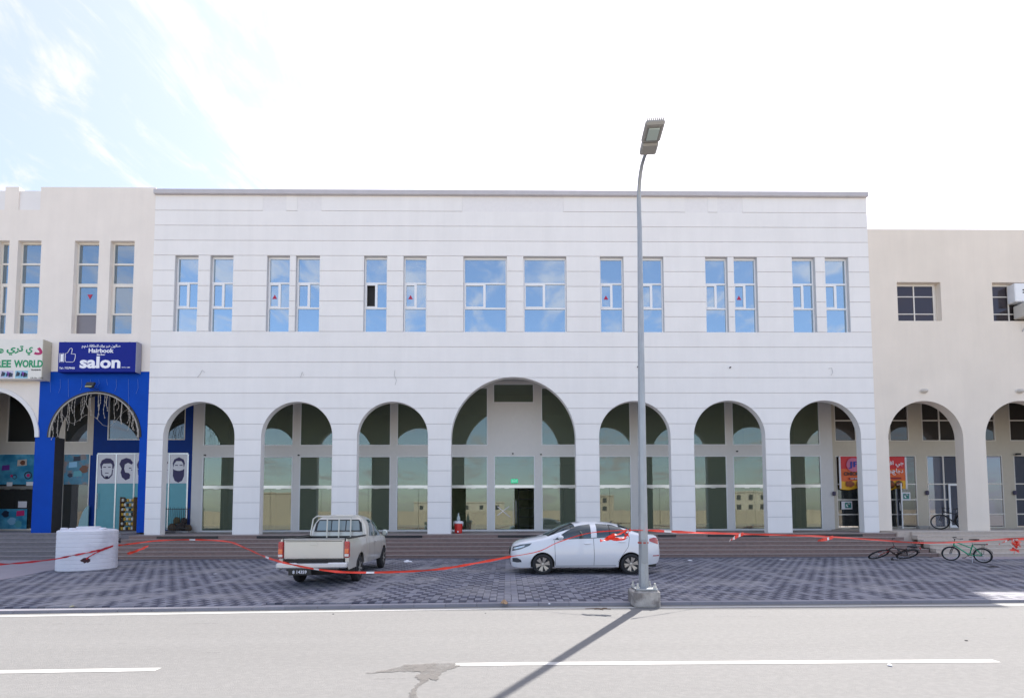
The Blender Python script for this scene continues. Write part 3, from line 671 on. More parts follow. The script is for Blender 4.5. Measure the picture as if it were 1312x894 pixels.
# its shopfronts
lsx = lambda p, py=630: PX(p, YS, py)
yw = YS
lw = MB(); xs_l, xs_r = -46, sx(245) - .004
cr = [rect(lsx(79), lsx(110), zY(566), 8.2), rect(lsx(135), lsx(182), zY(563), 8.2), rect(lsx(208), lsx(235), zY(563), 8.2),
      rect(lsx(79), lsx(114), 1.05, zY(580)), rect(lsx(123), lsx(240), 1.05, zY(579)),
      rect(lsx(5), lsx(44), zY(566), 8.2), rect(lsx(-60), lsx(-6), zY(566), 8.2), rect(lsx(-60), lsx(44), 1.05, zY(580))]
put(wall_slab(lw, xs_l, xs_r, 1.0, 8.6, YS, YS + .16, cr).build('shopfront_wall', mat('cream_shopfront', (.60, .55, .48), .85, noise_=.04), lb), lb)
m = MB(); wall_slab(m, lsx(117), xs_r, 1.0, 8.6, YS - .01, YS, cr, back=False); wall_slab(m, lsx(114.2), lsx(117), 1.0, zY(582), YS - .01, YS, [], back=False)
put(m.build('blue_cladding', mat('dark_blue_cladding', (.001, .035, .22), .6, spec=.2, noise_=.08), lb), lb)
for (a, b, c, d) in ((79, 110, 566, 0), (135, 182, 563, 0), (208, 235, 563, 0), (5, 44, 566, 0), (-60, -6, 566, 0)):
    glazing(lb, lsx(a), lsx(b), zY(c), 8.2, 'u', fm=BFRAME if a != 135 else FRAME, gm=GSHOP2)
glazing(lb, lsx(79), lsx(114), 1.05, zY(580), 'u', fm=BFRAME, gm=GSHOP2)
# salon doors: white boards above, teal film below
df = MB()
zp0 = zY(618); dz1 = zY(580)
ex = [123.5, 148, 171.5, 194.5, 216, 240]
m = MB()
for p in ex: m.box(lsx(p) - .035, lsx(p) + .035, YS - .02, YS + .05, 1.05, dz1 - .05)
m.box(lsx(123.5), lsx(240), YS - .022, YS + .05, dz1 - .05, dz1 + .02)
dfr = put(m.build('salon_frontage', STEEL, lb), lb)
for a, b in zip(ex, ex[1:]):
    xa, xb = lsx(a) + .035, lsx(b) - .035
    MB().box(xa, xb, YS, YS + .015, zp0, dz1 - .05).build('white_panel', PAPER, dfr)
    MB().box(xa, xb, YS, YS + .015, 1.05, zp0 - .004).build('teal_panel', TEAL, dfr)
def face_graphic(cx, cz, s_, style):
    """printed head of a bearded man, kept generic"""
    m = MB(); y0, y1 = YS - .004, YS - .001
    def blob(pts): m.prism([(cx + x * s_, cz + z * s_) for x, z in pts], y0, y1)
    if style == 0:
        blob([(-.5, .1), (-.58, .45), (-.45, .8), (-.1, .98), (.25, .95), (.5, .75), (.6, .4), (.52, .1), (.42, .1), (.42, .42), (.3, .55), (-.3, .52), (-.42, .35), (-.42, .1)])
        blob([(-.5, .05), (-.42, .05), (-.38, -.35), (-.15, -.6), (.15, -.6), (.38, -.35), (.42, .05), (.5, .05), (.46, -.42), (.2, -.72), (-.2, -.72), (-.46, -.42)])
        blob([(-.16, -.28), (.16, -.28), (.12, -.22), (-.12, -.22)]); blob([(-.1, -.75), (.1, -.75), (.12, -.5), (-.12, -.5)])
        blob([(-.3, .2), (-.08, .2), (-.08, .26), (-.3, .28)]); blob([(.08, .2), (.3, .2), (.3, .28), (.08, .26)])
    elif style == 1:
        blob([(-.35, .2), (-.5, .5), (-.35, .85), (.05, 1.0), (.4, .9), (.62, .6), (.5, .45), (.2, .6), (-.05, .45), (-.1, .1), (-.22, 0)])
        blob([(-.3, .1), (-.1, .1), (.0, -.2), (.3, -.25), (.42, -.4), (.38, -.7), (.05, -.85), (-.25, -.6), (-.38, -.2)])
        blob([(.3, .12), (.5, .12), (.5, .18), (.3, .2)]); blob([(.48, -.05), (.6, -.02), (.5, .05)])
    else:
        blob([(-.42, .15), (-.5, .5), (-.38, .82), (0, 1.0), (.38, .82), (.5, .5), (.42, .15), (.36, .5), (.2, .68), (-.2, .68), (-.36, .5)])
        blob([(-.46, .05), (-.34, -.05), (-.1, -.12), (.1, -.12), (.34, -.05), (.46, .05), (.46, -.55), (.3, -.95), (0, -1.1), (-.3, -.95), (-.46, -.55)])
        blob([(-.3, .3), (-.06, .3), (-.06, .36), (-.3, .38)]); blob([(.06, .3), (.3, .3), (.3, .38), (.06, .36)])
    m.build('head_print', INK, dfr)
zc_ = (zp0 + dz1) / 2
face_graphic(lsx(136), zc_ - .08, .62, 0); face_graphic(lsx(159.5), zc_ - .08, .62, 1); face_graphic(lsx(183), zc_ - .08, .6, 0); face_graphic(lsx(205), zc_ - .08, .6, 1); face_graphic(lsx(228), zc_ - .05, .62, 2)
MB().tube([(lsx(126.5), YS - .07, 2.1), (lsx(126.5), YS - .07, 2.9)], .015).build('pull_handle', STEEL, dfr)
# collage film on the glass next to the salon and on the next shop
def collage(name, x0, x1, z0, z1, base_c, items, parent):
    b = put(MB().box(x0, x1, YS - .006, YS - .002, z0, z1).build(name, base_c, parent), parent)
    for kind, u, v_, s_, m_ in items:
        cx, cz = x0 + (x1 - x0) * u, z0 + (z1 - z0) * v_; s_ = s_ * .72
        if kind == 'box': q = MB().prism([(cx - s_, cz - s_ * .7), (cx + s_, cz - s_ * .55), (cx + s_ * .95, cz + s_ * .75), (cx - s_ * .9, cz + s_ * .6)], YS - .01, YS - .007)
        elif kind == 'ring': q = MB().tube([(cx + s_ * math.cos(t * PI / 8), YS - .009, cz + s_ * math.sin(t * PI / 8)) for t in range(16)], s_ * .17, n=4, closed=True)
        else: q = MB().prism([(cx + s_ * math.cos(t * PI / 5) * (1 if t % 2 else .7), cz + s_ * .8 * math.sin(t * PI / 5)) for t in range(10)], YS - .0105, YS - .0075)
        q.build('printed_' + {'box': 'panel', 'ring': 'ring', 'blob': 'shape'}[kind], m_, b)
    return b
BFILM = mat('blue_film', (.03, .22, .38), .35, noise_=.3, nscale=3, c2=(.10, .38, .55), c2lo=.4, c2hi=.6)
PURP = mat('print_purple', (.16, .04, .30), .5); PINK = mat('print_pink', (.6, .03, .16), .5); CRM = mat('print_cream', (.6, .5, .42), .5); DKB = mat('print_dark', (.02, .03, .06), .5); SKYB = mat('print_sky', (.25, .5, .7), .5); BRN = mat('print_brown', (.18, .07, .04), .5)
glazing(lb, lsx(-60), lsx(-8), 1.05, zY(580), 'l', fm=BFRAME, gm=GSHOP2); glazing(lb, lsx(-7), lsx(44), 1.05, zY(580), 'l', fm=BFRAME, gm=GSHOP2)
collage('window_film', lsx(-6), lsx(42), zY(619), zY(581), BFILM, [('box', .25, .55, .28, PURP), ('box', .68, .72, .34, CRM), ('blob', .7, .72, .22, BRN), ('ring', .86, .30, .24, DKB), ('blob', .86, .30, .15, PINK), ('ring', .5, .25, .14, DKB), ('blob', .42, .28, .12, PINK)], lb)
collage('window_film', lsx(-6), lsx(36), 1.08, zY(650), BFILM, [('blob', .35, .75, .3, DKB), ('blob', .55, .4, .35, SKYB), ('box', .80, .78, .28, PINK), ('blob', .75, .25, .3, TEAL)], lb)
collage('window_film', lsx(81), lsx(113), zY(619), zY(581), mat('collage_film', (.05, .20, .30), .35, noise_=.3, nscale=4, c2=(.20, .16, .16), c2lo=.5, c2hi=.6), [('box', .35, .65, .3, SKYB), ('box', .55, .35, .3, TEAL), ('blob', .8, .5, .35, BRN), ('blob', .25, .3, .2, DKB), ('box', .5, .85, .25, DKB)], lb)
for p, q, w_, h_, m_ in ((29, 646, .22, .16, PAPER), (12.5, 620, .14, .1, FRAME), (39, 619.5, .2, .1, FRAME)):
    a, b = onY(p, q, YS); put(MB().box(a - w_, a + w_, YS - .012, YS - .008, b - h_, b + h_).build('paper_notice', m_, lb), lb)
put(MB().box(xs_l, xs_r, YS + 5, YS + 5.2, 1.0, 8.6).build('room_wall', mat('dim_room', (.22, .24, .22), .9), lb), lb)
put(MB().box(xs_l, xs_r, YS + .4, YS + 5, 4.9, 5.05).build('mezzanine_slab', ROOMC, lb), lb)
for p in (-66, 62, 118, 243): put(MB().box(lsx(p), lsx(p) + .1, YS + .17, YS + 5, 1.0, 8.6).build('partition_wall', MATS['dim_room'], lb), lb)

# ------------------------------------------------------------------ right building: beige
rb = empty('beige_building', (22, YF, 0)); tag(rb, 'plain beige building with small grid windows beside the white building', 'building')
YR = YF + .015; RX0, RX1 = XR + .004, 40
rcx = PX(1186.3, YR, 560); rr = PX(1234.2, YR, 560) - rcx; rsp = PZ(513.5, YR, 1186) - rr
rcx2 = PX(1310.5, YR, 560)
rzt = PZ(294, YR, 1200)
wz_0, wz_1 = PZ(411, YR, 1176), PZ(361.5, YR, 1176)
rw = [(1150, 1206), (1272, 1328), (1394, 1450)]
rwo = [rect(PX(a, YR, 386), PX(b, YR, 386), wz_0, wz_1) for a, b in rw]
rao = [arch_op(c, rr, .97, rsp) for c in (rcx, rcx2, rcx2 + (rcx2 - rcx))]
put(wall_slab(MB(), RX0, RX1, .97, rzt, YR, YR + .4, rwo + rao).build('wall', BEIGE, rb), rb)
put(MB().box(RX0, RX1, YR + .405, 40, rzt - .7, rzt - .5).build('roof', CONC, rb), rb)
put(MB().box(RX1, RX1 + .3, YR, 40, 0, rzt).build('side_wall', BEIGE, rb), rb)
put(MB().box(RX0 + .02, RX1, YR + .405, 40, 8.6, 8.72).build('arcade_ceiling', mat('beige_ceiling', (.58, .53, .46), .9), rb), rb)
for k, o_ in enumerate(rwo):
    a, b = o_[2](12); h = wz_1 - wz_0; t = .05; y0, y1 = YR + .2, YR + .26; m = MB(); b2 = b - .02
    for q in (a + .003, b2 - t - .12, (a + b2 - .12) / 2 - t / 2): m.box(q, q + t, y0, y1, wz_0 + .003, wz_1 - .003)
    m.box(b2 - .12, b - .003, y0 + .05, y1, wz_0 + .003, wz_1 - .003)
    for q in (wz_0 + .003, wz_0 + h * .21, wz_0 + h * .66, wz_1 - .1): m.box(a + .004, b2 - .1, y0 - .004, y1 - .004, q, q + t * (1.6 if q > wz_1 - .2 else .8))
    f = put(m.build('window', BFRAME, rb), rb)
    xm = (a + b2 - .12) / 2
    for (u, v_) in ((a + t, xm - t / 2), (xm + t / 2, b2 - t - .12)):
        for (c, d) in ((wz_0 + .04, wz_0 + h * .21), (wz_0 + h * .21 + .04, wz_0 + h * .66), (wz_0 + h * .66 + .04, wz_1 - .1)):
            MB().box(u, v_, y0 + .02, y0 + .03, c, d).build('pane', GRIGHT, f)
# its shopfronts
xr0 = sx(1068.5) + .004
rq = []
def rbay(a, b, c, d, cols, rows, gm, fm=BFRAME):
    rq.append((a, b, c, d, cols, rows, gm))
zu0, zu1 = zY(565.5), 8.2
zl1 = zY(584)
for (a, b, cs) in ((1072, 1167.5, (1099, 1143)), (1184.5, 1232, (1207,)), (1248, 1279, (1262,)), (1297.5, 1350, (1320,))):
    rq.append((a, b, zu0, zu1, cs, (zY(539),), GDARK))
rows = (zY(621), zY(641), zY(660))
for (a, b, cs, gm) in ((1072, 1175, (1100, 1126), GSHOP2), (1188.7, 1234, (1210,), GFILM), (1245, 1286, (1262,), GFILM), (1300.5, 1350, (1325,), GFILM)):
    rq.append((a, b, 1.02, zl1, cs, rows, gm))
rops_ = [rect(sx(a), sx(b), c, d) for a, b, c, d, *_ in rq]
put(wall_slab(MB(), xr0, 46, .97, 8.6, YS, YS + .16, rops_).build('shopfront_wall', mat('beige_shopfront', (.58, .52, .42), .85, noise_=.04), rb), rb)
for a, b, c, d, cs, rws, gm in rq:
    xa, xb = sx(a), sx(b); t = .045; m = MB(); y0, y1 = YS - .01, YS + .07
    m.box(xa + .003, xa + t, y0, y1, c + .003, d - .003); m.box(xb - t, xb - .003, y0, y1, c + .003, d - .003); m.box(xa + t, xb - t, y0, y1, d - t, d - .003); m.box(xa + t, xb - t, y0, y1, c + .003, c + t)
    ve = [xa + t] + [sx(q) for q in cs] + [xb - t]; he = [c + t] + sorted(rws) + [d - t]
    for q in ve[1:-1]: m.box(q - .03, q + .03, y0 - .003, y1, c + t, d - t)
    for q in he[1:-1]: m.box(xa + t, xb - t, y0 - .006, y1 - .003, q - .03, q + .03)
    f = put(m.build('glazing', BFRAME, rb), rb)
    for u, v_ in zip(ve, ve[1:]):
        for p, q in zip(he, he[1:]): MB().box(u + .03, v_ - .03, YS + .02, YS + .03, p + .03, q - .03).build('pane', gm, f)
# glass entrance doors with white stiles
def leaf_door(x0, x1, ang, z0=1.0, z1=None, name='door', hinge='l'):
    z1 = z1 or zY(621); w_ = x1 - x0; m = MB(); s_ = .09
    m.box(0, s_, -.04, 0, z0, z1); m.box(w_ - s_, w_, -.04, 0, z0, z1); m.box(s_, w_ - s_, -.04, 0, z1 - s_, z1); m.box(s_, w_ - s_, -.04, 0, z0, z0 + .14)
    d = m.build(name, FRAME, rb); d.location = (x0 - 22, YS - .03 - YF, 0); d.rotation_euler.z = ang
    MB().box(s_, w_ - s_, -.025, -.015, z0 + .14, z1 - s_).build('pane', GFILM, d)
    MB().tube([(w_ - .05, -.09, z0 + .9), (w_ - .05, -.09, z0 + 1.3)], .012, n=6).build('handle', STEEL, d)
    return d
leaf_door(sx(1214), sx(1233.5), 0); leaf_door(sx(1148.5), sx(1148.5) + .85, -2.05); leaf_door(sx(1103.5), sx(1103.5) + .85, -2.12)
put(MB().box(xr0, 46, YS + 6, YS + 6.2, .97, 8.6).build('room_wall', mat('brown_room', (.20, .15, .13), .9), rb), rb)
put(MB().box(xr0, 46, YS + .4, YS + 6, 4.9, 5.05).build('mezzanine_slab', ROOMC, rb), rb)
for p in (1071, 1182, 1240, 1293): put(MB().box(sx(p), sx(p) + .1, YS + .17, YS + 6, .97, 8.6).build('partition_wall', MATS['brown_room'], rb), rb)
for p, q in ((1067.5, 632), (1186.5, 631), (1298.5, 631)):
    a, b = onY(p, q, YS); put(MB().rbox((a, YS - .07, b), (.16, .1, .22), b=.03).build('meter_box', mat('navy_box', (.06, .05, .10), .5), rb), rb)
# ------------------------------------------------------------------ signs and fittings on the facades
sg = empty('shop_sign', (PX(126, YL), YL, PZ(460, YL, 126))); tag(sg, 'dark blue sign with a white thumb and the word salon above the blue arch', 'sign')
sw, shh = PX(175.5, YL, 460) - PX(77, YL, 460), PZ(441, YL, 126) - PZ(479, YL, 126)
SB = mat('sign_blue', (.001, .010, .22), .5, spec=.2, noise_=.05)
MB().rbox((0, -.16, 0), (sw, .24, shh), b=.015).build('sign_box', SB, sg)
MB().box(sw / 2 - .001, sw / 2 + .03, -.29, -.03, -shh / 2 - .01, shh / 2 + .01).build('side_trim', mat('grey_trim', (.25, .25, .32), .4), sg)
yt = -.2835
ux = lambda zx: ((zx - 80) / (1160 - 80) - .5) * sw
uz = lambda zy: (.5 - (zy - 65) / (475 - 65)) * shh
def st_(s_, x0, x1, y0, y1, bold=.02, m_=None): return text(s_, .5, m_ or WLET, sg, (ux((x0 + x1) / 2), yt, uz(y1)), bold=bold, fit=(ux(x1) - ux(x0), uz(y0) - uz(y1)))
st_('salon', 385, 948, 262, 425, .035); st_('Hairbook', 502, 848, 152, 214, .025); st_('Barber', 618, 735, 228, 248, .03)
st_(arabic('صالون هير بوك للحلاقة ذ.م.م'), 405, 938, 100, 155, .015); st_('Tel : 77279405', 104, 320, 408, 436, .02); st_('CR No. 13885', 968, 1084, 405, 418, .02)
th = MB()
def outline(pts, r):
    th.tube([(ux(x), yt - .004, uz(y)) for x, y in pts], r, n=4, closed=True)
outline([(105, 222), (160, 222), (163, 345), (108, 345)], .014)
outline([(182, 225), (212, 212), (240, 160), (262, 150), (275, 165), (270, 205), (262, 228), (318, 232), (322, 258), (316, 290), (308, 325), (290, 340), (200, 340), (182, 325)], .014)
th.box(ux(118), ux(152), yt - .006, yt, uz(335), uz(232))
th.build('thumb_emblem', [WLET], sg)
m = MB()
for p in (150, 1050): m.rbox((ux(p), -.15, shh / 2 + .02), (.07, .2, .05)); 
m.build('bracket', STEEL, sg)

s2 = empty('shop_sign', (PX(20, YL, 460), YL, PZ(464, YL, 20))); tag(s2, 'cream sign with green lettering beside the dark blue salon sign', 'sign')
x0 = PX(-72, YL, 460) - s2.location.x; x1 = PX(65.5, YL, 460) - s2.location.x; h2 = PZ(438.5, YL, 20) - PZ(488, YL, 20)
MB().rbox(((x0 + x1) / 2, -.2, 0), (x1 - x0, .36, h2), b=.015).build('sign_box', SIGNW, s2)
MB().box(x1 - .005, x1 + .02, -.385, -.02, -h2 / 2 - .012, h2 / 2 + .012).build('side_trim', mat('tan_trim', (.50, .46, .36), .5), s2)
yt2 = -.3835; k_ = 1 / 13.12
s2x = lambda zx: PX(zx * k_, YL - .38, 460) - s2.location.x
s2z = lambda zy: PZ(435 + zy * k_, YL - .38, 20) - s2.location.z
def s2t(s_, x0, x1, y0, y1, m_, bold=.02): return text(s_, .5, m_, s2, (s2x((x0 + x1) / 2), yt2, s2z(y1)), bold=bold, fit=(s2x(x1) - s2x(x0), s2z(y0) - s2z(y1)))
s2t('WORLD', 240, 725, 342, 468, GREENT, .035); s2t('TREE', -175, 190, 342, 468, GREENT, .035)
s2t(arabic('ي'), 430, 545, 125, 262, GREENT, .03); s2t(arabic('تري'), 105, 385, 105, 262, GREENT, .03); s2t(arabic('ورلد'), -330, 55, 100, 240, GREENT, .03)
s2t(chr(0xFEA9), 565, 710, 130, 258, MAROON, .05)
s2t('TRADING', 528, 695, 497, 520, BLACK, .03); s2t('C.R. No : 11903', 528, 740, 632, 652, BLACK, .02)
for a, b, mm_ in ((270, 480, mat('print_pale_blue', (.25, .50, .62), .5)), (20, 235, mat('print_lilac', (.52, .50, .62), .5)), (-220, 0, MATS['print_pale_blue'])):
    q = MB().box(s2x(a), s2x(b), yt2, yt2 + .002, s2z(650), s2z(520)).build('printed_panel', mm_, s2)
    for j in range(4):
        cx = s2x(a + (b - a) * (.2 + .2 * j)); cz = s2z(580 + 14 * (j % 2)); MB().prism([(cx - .09, cz - .1), (cx + .08, cz - .08), (cx + .1, cz + .06), (cx - .04, cz + .12)], yt2 - .003, yt2 - .001).build('printed_shape', [DKB, SKYB, PURP, DKB][j], q)

fl = empty('floodlight', (PX(124, YL, 496), YL, PZ(496, YL, 124))); tag(fl, 'small black floodlight over the crown of the blue salon arch', 'floodlight')
M_ = Matrix.Rotation(R_(-25), 3, 'X')
MB().rbox((0, -.32, .02), (.36, .1, .26), M=M_, b=.02).build('housing', BLACK, fl)
MB().rbox((0, -.375, -.005), (.29, .02, .2), M=M_, b=.005).build('lens', mat('lens_yellow', (.62, .60, .30), .2), fl)
MB().tube([(-.1, 0, -.12), (-.1, -.28, -.1), (.1, -.28, -.1), (.1, 0, -.12)], .014, n=6).build('bracket', BLACK, fl)

si = empty('string_lights', (lcx, YL, lsp)); tag(si, 'curtain of unlit string lights hanging in the blue salon arch', 'string lights')
random.seed(21)
WIRE = mat('light_wire', (.42, .38, .33), .6)
for k in range(44):
    a = PI * (.06 + .88 * (k + random.uniform(-.3, .3)) / 43); r_ = lr * random.uniform(.93, 1.0)
    x, z = -r_ * math.cos(a), r_ * math.sin(a); ln_ = random.uniform(.35, 1.25) * (.65 + .35 * math.sin(a)); y = random.uniform(-.12, .2); m = MB()
    pts = [(x + .03 * math.sin(q * 1.3 + k), y + .02 * math.cos(q * 2 + k), z - ln_ * q / 6) for q in range(7)]
    m.tube(pts, .008, n=4)
    for q in range(1, 7): m.tube([(pts[q][0], pts[q][1], pts[q][2] - .03), (pts[q][0], pts[q][1], pts[q][2] + .03)], .017, n=4)
    m.build('light_strand', WIRE, si)
pts = [(-lr * .94 * math.cos(PI * q / 30), -.03, lr * .95 * math.sin(PI * q / 30)) for q in range(31)]
m = MB().tube(pts, .03, n=5); m.tube([(-1.6 + 3.2 * q / 12, .1, .75 + .35 * ((q - 6) / 6) ** 2 - .3 * math.sin(q)) for q in range(13)], .008, n=4); m.build('main_wire', WIRE, si)
tr = empty('string_lights', (lcx, YL - .01, zblue)); tag(tr, 'thin clear light cords looped on the blue wall under the salon sign', 'string lights')
random.seed(4)
for k in range(10):
    x = -2.0 + .42 * k + random.uniform(-.1, .1); z0 = -.35; L_ = random.uniform(.5, 1.3)
    if abs(x) < 1.2: L_ *= .45
    MB().tube([(x, -.012, z0), (x + .03, -.012, z0 - L_ * .6), (x + .05 * (-1) ** k, -.012, z0 - L_)], .006, n=4).build('light_strand', mat('clear_cord', (.10, .20, .55), .4), tr)

for k, (p, q) in enumerate(((1183, 501), (1306, 501))):
    a, b = onY(p, q, YR); o = empty('wall_lamp', (a, YR, b)); tag(o, ['oval beige bulkhead lamp above the arch beside the white building', 'oval beige bulkhead lamp above the arch by the edge of the frame'][k], 'wall lamp', 'bulkhead lamps above the beige arches')
    MB().lathe([(.0, -.16), (.09, -.15), (.15, -.10), (.17, -.03)], n=20, axis='Y').build('lamp_shade', mat('lamp_cream', (.55, .50, .44), .4), o, smooth=40)
    MB().lathe([(.19, -.03), (.19, 0)], n=20, axis='Y').build('base', BFRAME, o, smooth=40)
    for ch in o.children: ch.scale = (1.0, 1, .62)

a, b = onY(1306, 388, YR)
ac = empty('air_conditioner', (a, YR, b)); tag(ac, 'white window air conditioner with a metal bracket in the beige wall', 'air conditioner')
wa = PX(1330, YR, 388) - PX(1296.5, YR, 388)
cxa = PX(1296.5, YR, 388) + wa / 2 - a
MB().rbox((cxa, .02, .42), (wa, .36, .86), b=.03).build('panel_cover', FRAME, ac)
MB().rbox((cxa + .12, -.14, -.42), (wa - .2, .62, .62), b=.03).build('cabinet', mat('ac_case', (.62, .58, .52), .5), ac)
m = MB()
for k in range(7): m.box(cxa - .38, cxa + wa / 2 - .1, -.462, -.452, -.68 + k * .08, -.64 + k * .08)
tag(m.build('grille', BLACK, ac), kind='stuff')
for k in range(2): MB().box(cxa - .27, cxa - .05, -.166, -.161, .38 + k * .12, .44 + k * .12).build('vent', BLACK, ac)
MB().tube([(cxa - .2, -.4, -.76), (cxa - .2, .0, -1.35)], .022, n=6).build('bracket', STEEL, ac); MB().tube([(cxa - .3, -.5, -.75), (cxa + .6, -.5, -.75)], .022, n=6).build('bracket', STEEL, ac)

# banners in front of the chicken shop
def banner(px0, px1, py0, py1, lab, which):
    x0, x1 = PX(px0, YS - .12, 606), PX(px1, YS - .12, 606); z1, z0 = PZ(py0, YS - .12, 1100), PZ(py1, YS - .12, 1100)
    o = empty('banner', ((x0 + x1) / 2, YS - .12, z0)); tag(o, lab, 'banner'); w_, h_ = (x1 - x0) / 2, z1 - z0
    n = 10; m = MB()
    for i in range(n):
        for j in range(8):
            u0, u1, v0, v1 = -w_ + 2 * w_ * i / n, -w_ + 2 * w_ * (i + 1) / n, h_ * j / 8, h_ * (j + 1) / 8
            f = lambda u, v_: (u, .02 * math.sin(u * 5 + v_ * 2) * (1 - v_ / h_), v_ + (.06 * math.sin(u * 4) * (1 - v_ / h_)))
            m.quad(f(u0, v0), f(u1, v0), f(u1, v1), f(u0, v1), 0 if j > 4 else (1 if j > 1 else 2))
    fab = m.build('fabric', [mat('banner_red', (.62, .02, .025), .5), mat('banner_orange', (.72, .12, .02), .5), mat('banner_yellow', (.80, .42, .02), .5)], o)
    for s_ in (-1, 1): MB().box(s_ * w_ - .04, s_ * w_ + .04, -.03, .0, .02, h_ - .02).build('white_edge', PAPER, o)
    return o, w_, h_, -.045
o, w_, h_, y = banner(1076, 1113, 584.5, 626, 'red and yellow banner with blue JF letters in the last white arch', 0)
MB().lathe([(.36, -.002), (.36, .0)], n=24, axis='Y', c=(-.06, y + .01, h_ * .74)).build('round_emblem', mat('emblem_pink', (.55, .14, .25), .5), o)
text('JF', .62, mat('letter_blue', (.02, .03, .30), .5), o, (-.06, y - .004, h_ * .62), bold=.03, fit=(.50, h_ * .22))
text('CHICKEN', .25, BLACK, o, (-.02, y, h_ * .41), bold=.03, fit=(1.12, h_ * .11))
MB().box(-.32, .34, y, y + .006, h_ * .28, h_ * .345).build('caption_bar', mat('bar_maroon', (.25, .01, .01), .5), o); text('FAST FOOD', .09, WLET, o, (0, y - .004, h_ * .295), bold=.01)
def food(o, cx, cz, s_, y):
    m = MB()
    for k in range(5):
        a = k * 1.25; m.lathe([(0, -.006), (.07 * s_, -.004), (.09 * s_, 0)], n=9, axis='Y', c=(cx + .12 * s_ * math.cos(a), y, cz + .06 * s_ * math.sin(a)))
    m.build('food_print', mat('food_brown', (.28, .07, .02), .6), o)
food(o, -.28, h_ * .15, 1.2, y); food(o, .3, h_ * .15, 1.3, y)
o, w_, h_, y = banner(1126, 1160.5, 585, 627, 'red and orange banner with white Arabic letters in the first beige arch', 1)
text(arabic('جي اف'), .46, WLET, o, (.12, y, h_ * .68), bold=.012, fit=(.9, h_ * .2)); text(arabic('دجاج'), .48, WLET, o, (.25, y, h_ * .44), bold=.012, fit=(.55, h_ * .2))
text(arabic('مقلي'), .2, WLET, o, (-.1, y, h_ * .50), bold=.01)
MB().box(-.2, .42, y, y + .006, h_ * .32, h_ * .37).build('caption_bar', MATS['bar_maroon'], o)
MB().lathe([(.2, -.003), (.2, 0)], n=20, axis='Y', c=(.3, y + .01, h_ * .15)).build('plate_print', mat('plate_dark', (.05, .03, .02), .5), o); MB().lathe([(.2, -.003), (.2, 0)], n=20, axis='Y', c=(-.12, y + .012, h_ * .15)).build('plate_print', MATS['plate_dark'], o); food(o, .3, h_ * .15, .9, y - .004); food(o, -.12, h_ * .15, .9, y - .004)
for k, (p, q) in enumerate(((1085.5, 647), (1160, 635.5))):
    a, b = onY(p, q, YS - .03); o = empty('window_notice', (a, YS - .03, b)); tag(o, ['white and green crescent notice on the glass below the banner with blue letters', 'white and green crescent notice on the glass below the Arabic banner'][k], 'notice', 'crescent notices on the restaurant glass')
    MB().box(-.30, .26, -.004, .004, -.21, .21).build('paper', PAPER, o); MB().box(-.12, .2, -.008, -.005, -.14, .14).build('green_field', mat('flag_green', (.03, .20, .17), .5), o)
    cr_ = [(.09 * math.cos(t), .09 * math.sin(t)) for t in [PI * .1 + q_ * PI * 1.4 / 12 for q_ in range(13)]] + [(.035 + .075 * math.cos(t), .035 + .075 * math.sin(t)) for t in [PI * 1.4 - q_ * PI * 1.2 / 10 for q_ in range(11)]]
    MB().prism([(x + .03, z) for x, z in cr_], -.012, -.009).build('crescent', WLET, o)

# ------------------------------------------------------------------ things standing in the arcade and behind the glass
def on_plat(px, Y, z=PLAT): return PX(px, Y, 680), Y, z
def at_thing(name, label, cat, px, Y, z, group=None):
    x, y, z = on_plat(px, Y, z); o = empty(name, (x, y, z)); tag(o, label, cat, group); return o
o = at_thing('drink_cooler', 'red water cooler jug with a white rim standing beside the tall middle arch', 'cooler', 587.3, 20.9, PLAT + .001)
MB().lathe([(.15, 0), (.17, .02), (.185, .40), (.18, .44)], n=24).build('body', RED, o, smooth=40)
MB().lathe([(.19, .44), (.20, .46), (.20, .52), (.17, .55)], n=24).build('lid', WLET, o, smooth=40)
MB().rbox((0, -.19, .08), (.06, .06, .07), b=.01).build('tap', WLET, o)
MB().tube([(-.2, 0, .34), (-.215, -.02, .5), (-.19, 0, .54)], .014, n=6).build('handle', WLET, o); MB().tube([(.2, 0, .34), (.215, -.02, .5), (.19, 0, .54)], .014, n=6).build('handle', WLET, o)
b = empty('glass_bottle', (o.location.x, 20.9, PLAT + .552)); tag(b, 'clear bottle standing on the lid of the red cooler', 'bottle')
MB().lathe([(.07, 0), (.085, .03), (.08, .16), (.035, .27), (.03, .36), (.035, .37)], n=14).build('bottle_body', mat('bottle_clear', (.45, .52, .52), .1), b, smooth=40)
o = at_thing('vase', 'dark round vase with dry twigs behind the glass beside the red cooler', 'vase', 605, YS + .5, PLAT + .012)
MB().lathe([(.12, 0), (.2, .12), (.22, .3), (.14, .48), (.08, .56), (.1, .62)], n=20).build('body', mat('vase_dark', (.06, .05, .04), .4), o, smooth=40)
random.seed(2)
for k in range(7): MB().tube([(0, 0, .6), (random.uniform(-.3, .3), 0, .9), (random.uniform(-.9, .9), random.uniform(-.1, .1), random.uniform(.85, 1.2))], .01, n=4).build('twig', mat('twig', (.06, .05, .04), .9), o)
o = at_thing('plastic_bag', 'pale teal plastic bag standing just inside the glass entrance door', 'bag', 648, YS + .45, PLAT + .012)
random.seed(9); m = MB(); m.lathe([(.2, 0), (.27, .1), (.25, .28), (.15, .42), (.2, .52)], n=14)
m.v = [(x * (1 + random.uniform(-.12, .12)), y * .7 * (1 + random.uniform(-.1, .1)), z * (1 + random.uniform(-.05, .05))) for x, y, z in m.v]; m.build('bag_body', mat('bag_teal', (.30, .52, .52), .4), o)
o = at_thing('wall_shelf', 'dark open shelf rack in the unlit room behind the open entrance door', 'shelf', 676, YS + 2.2, PLAT + .012)
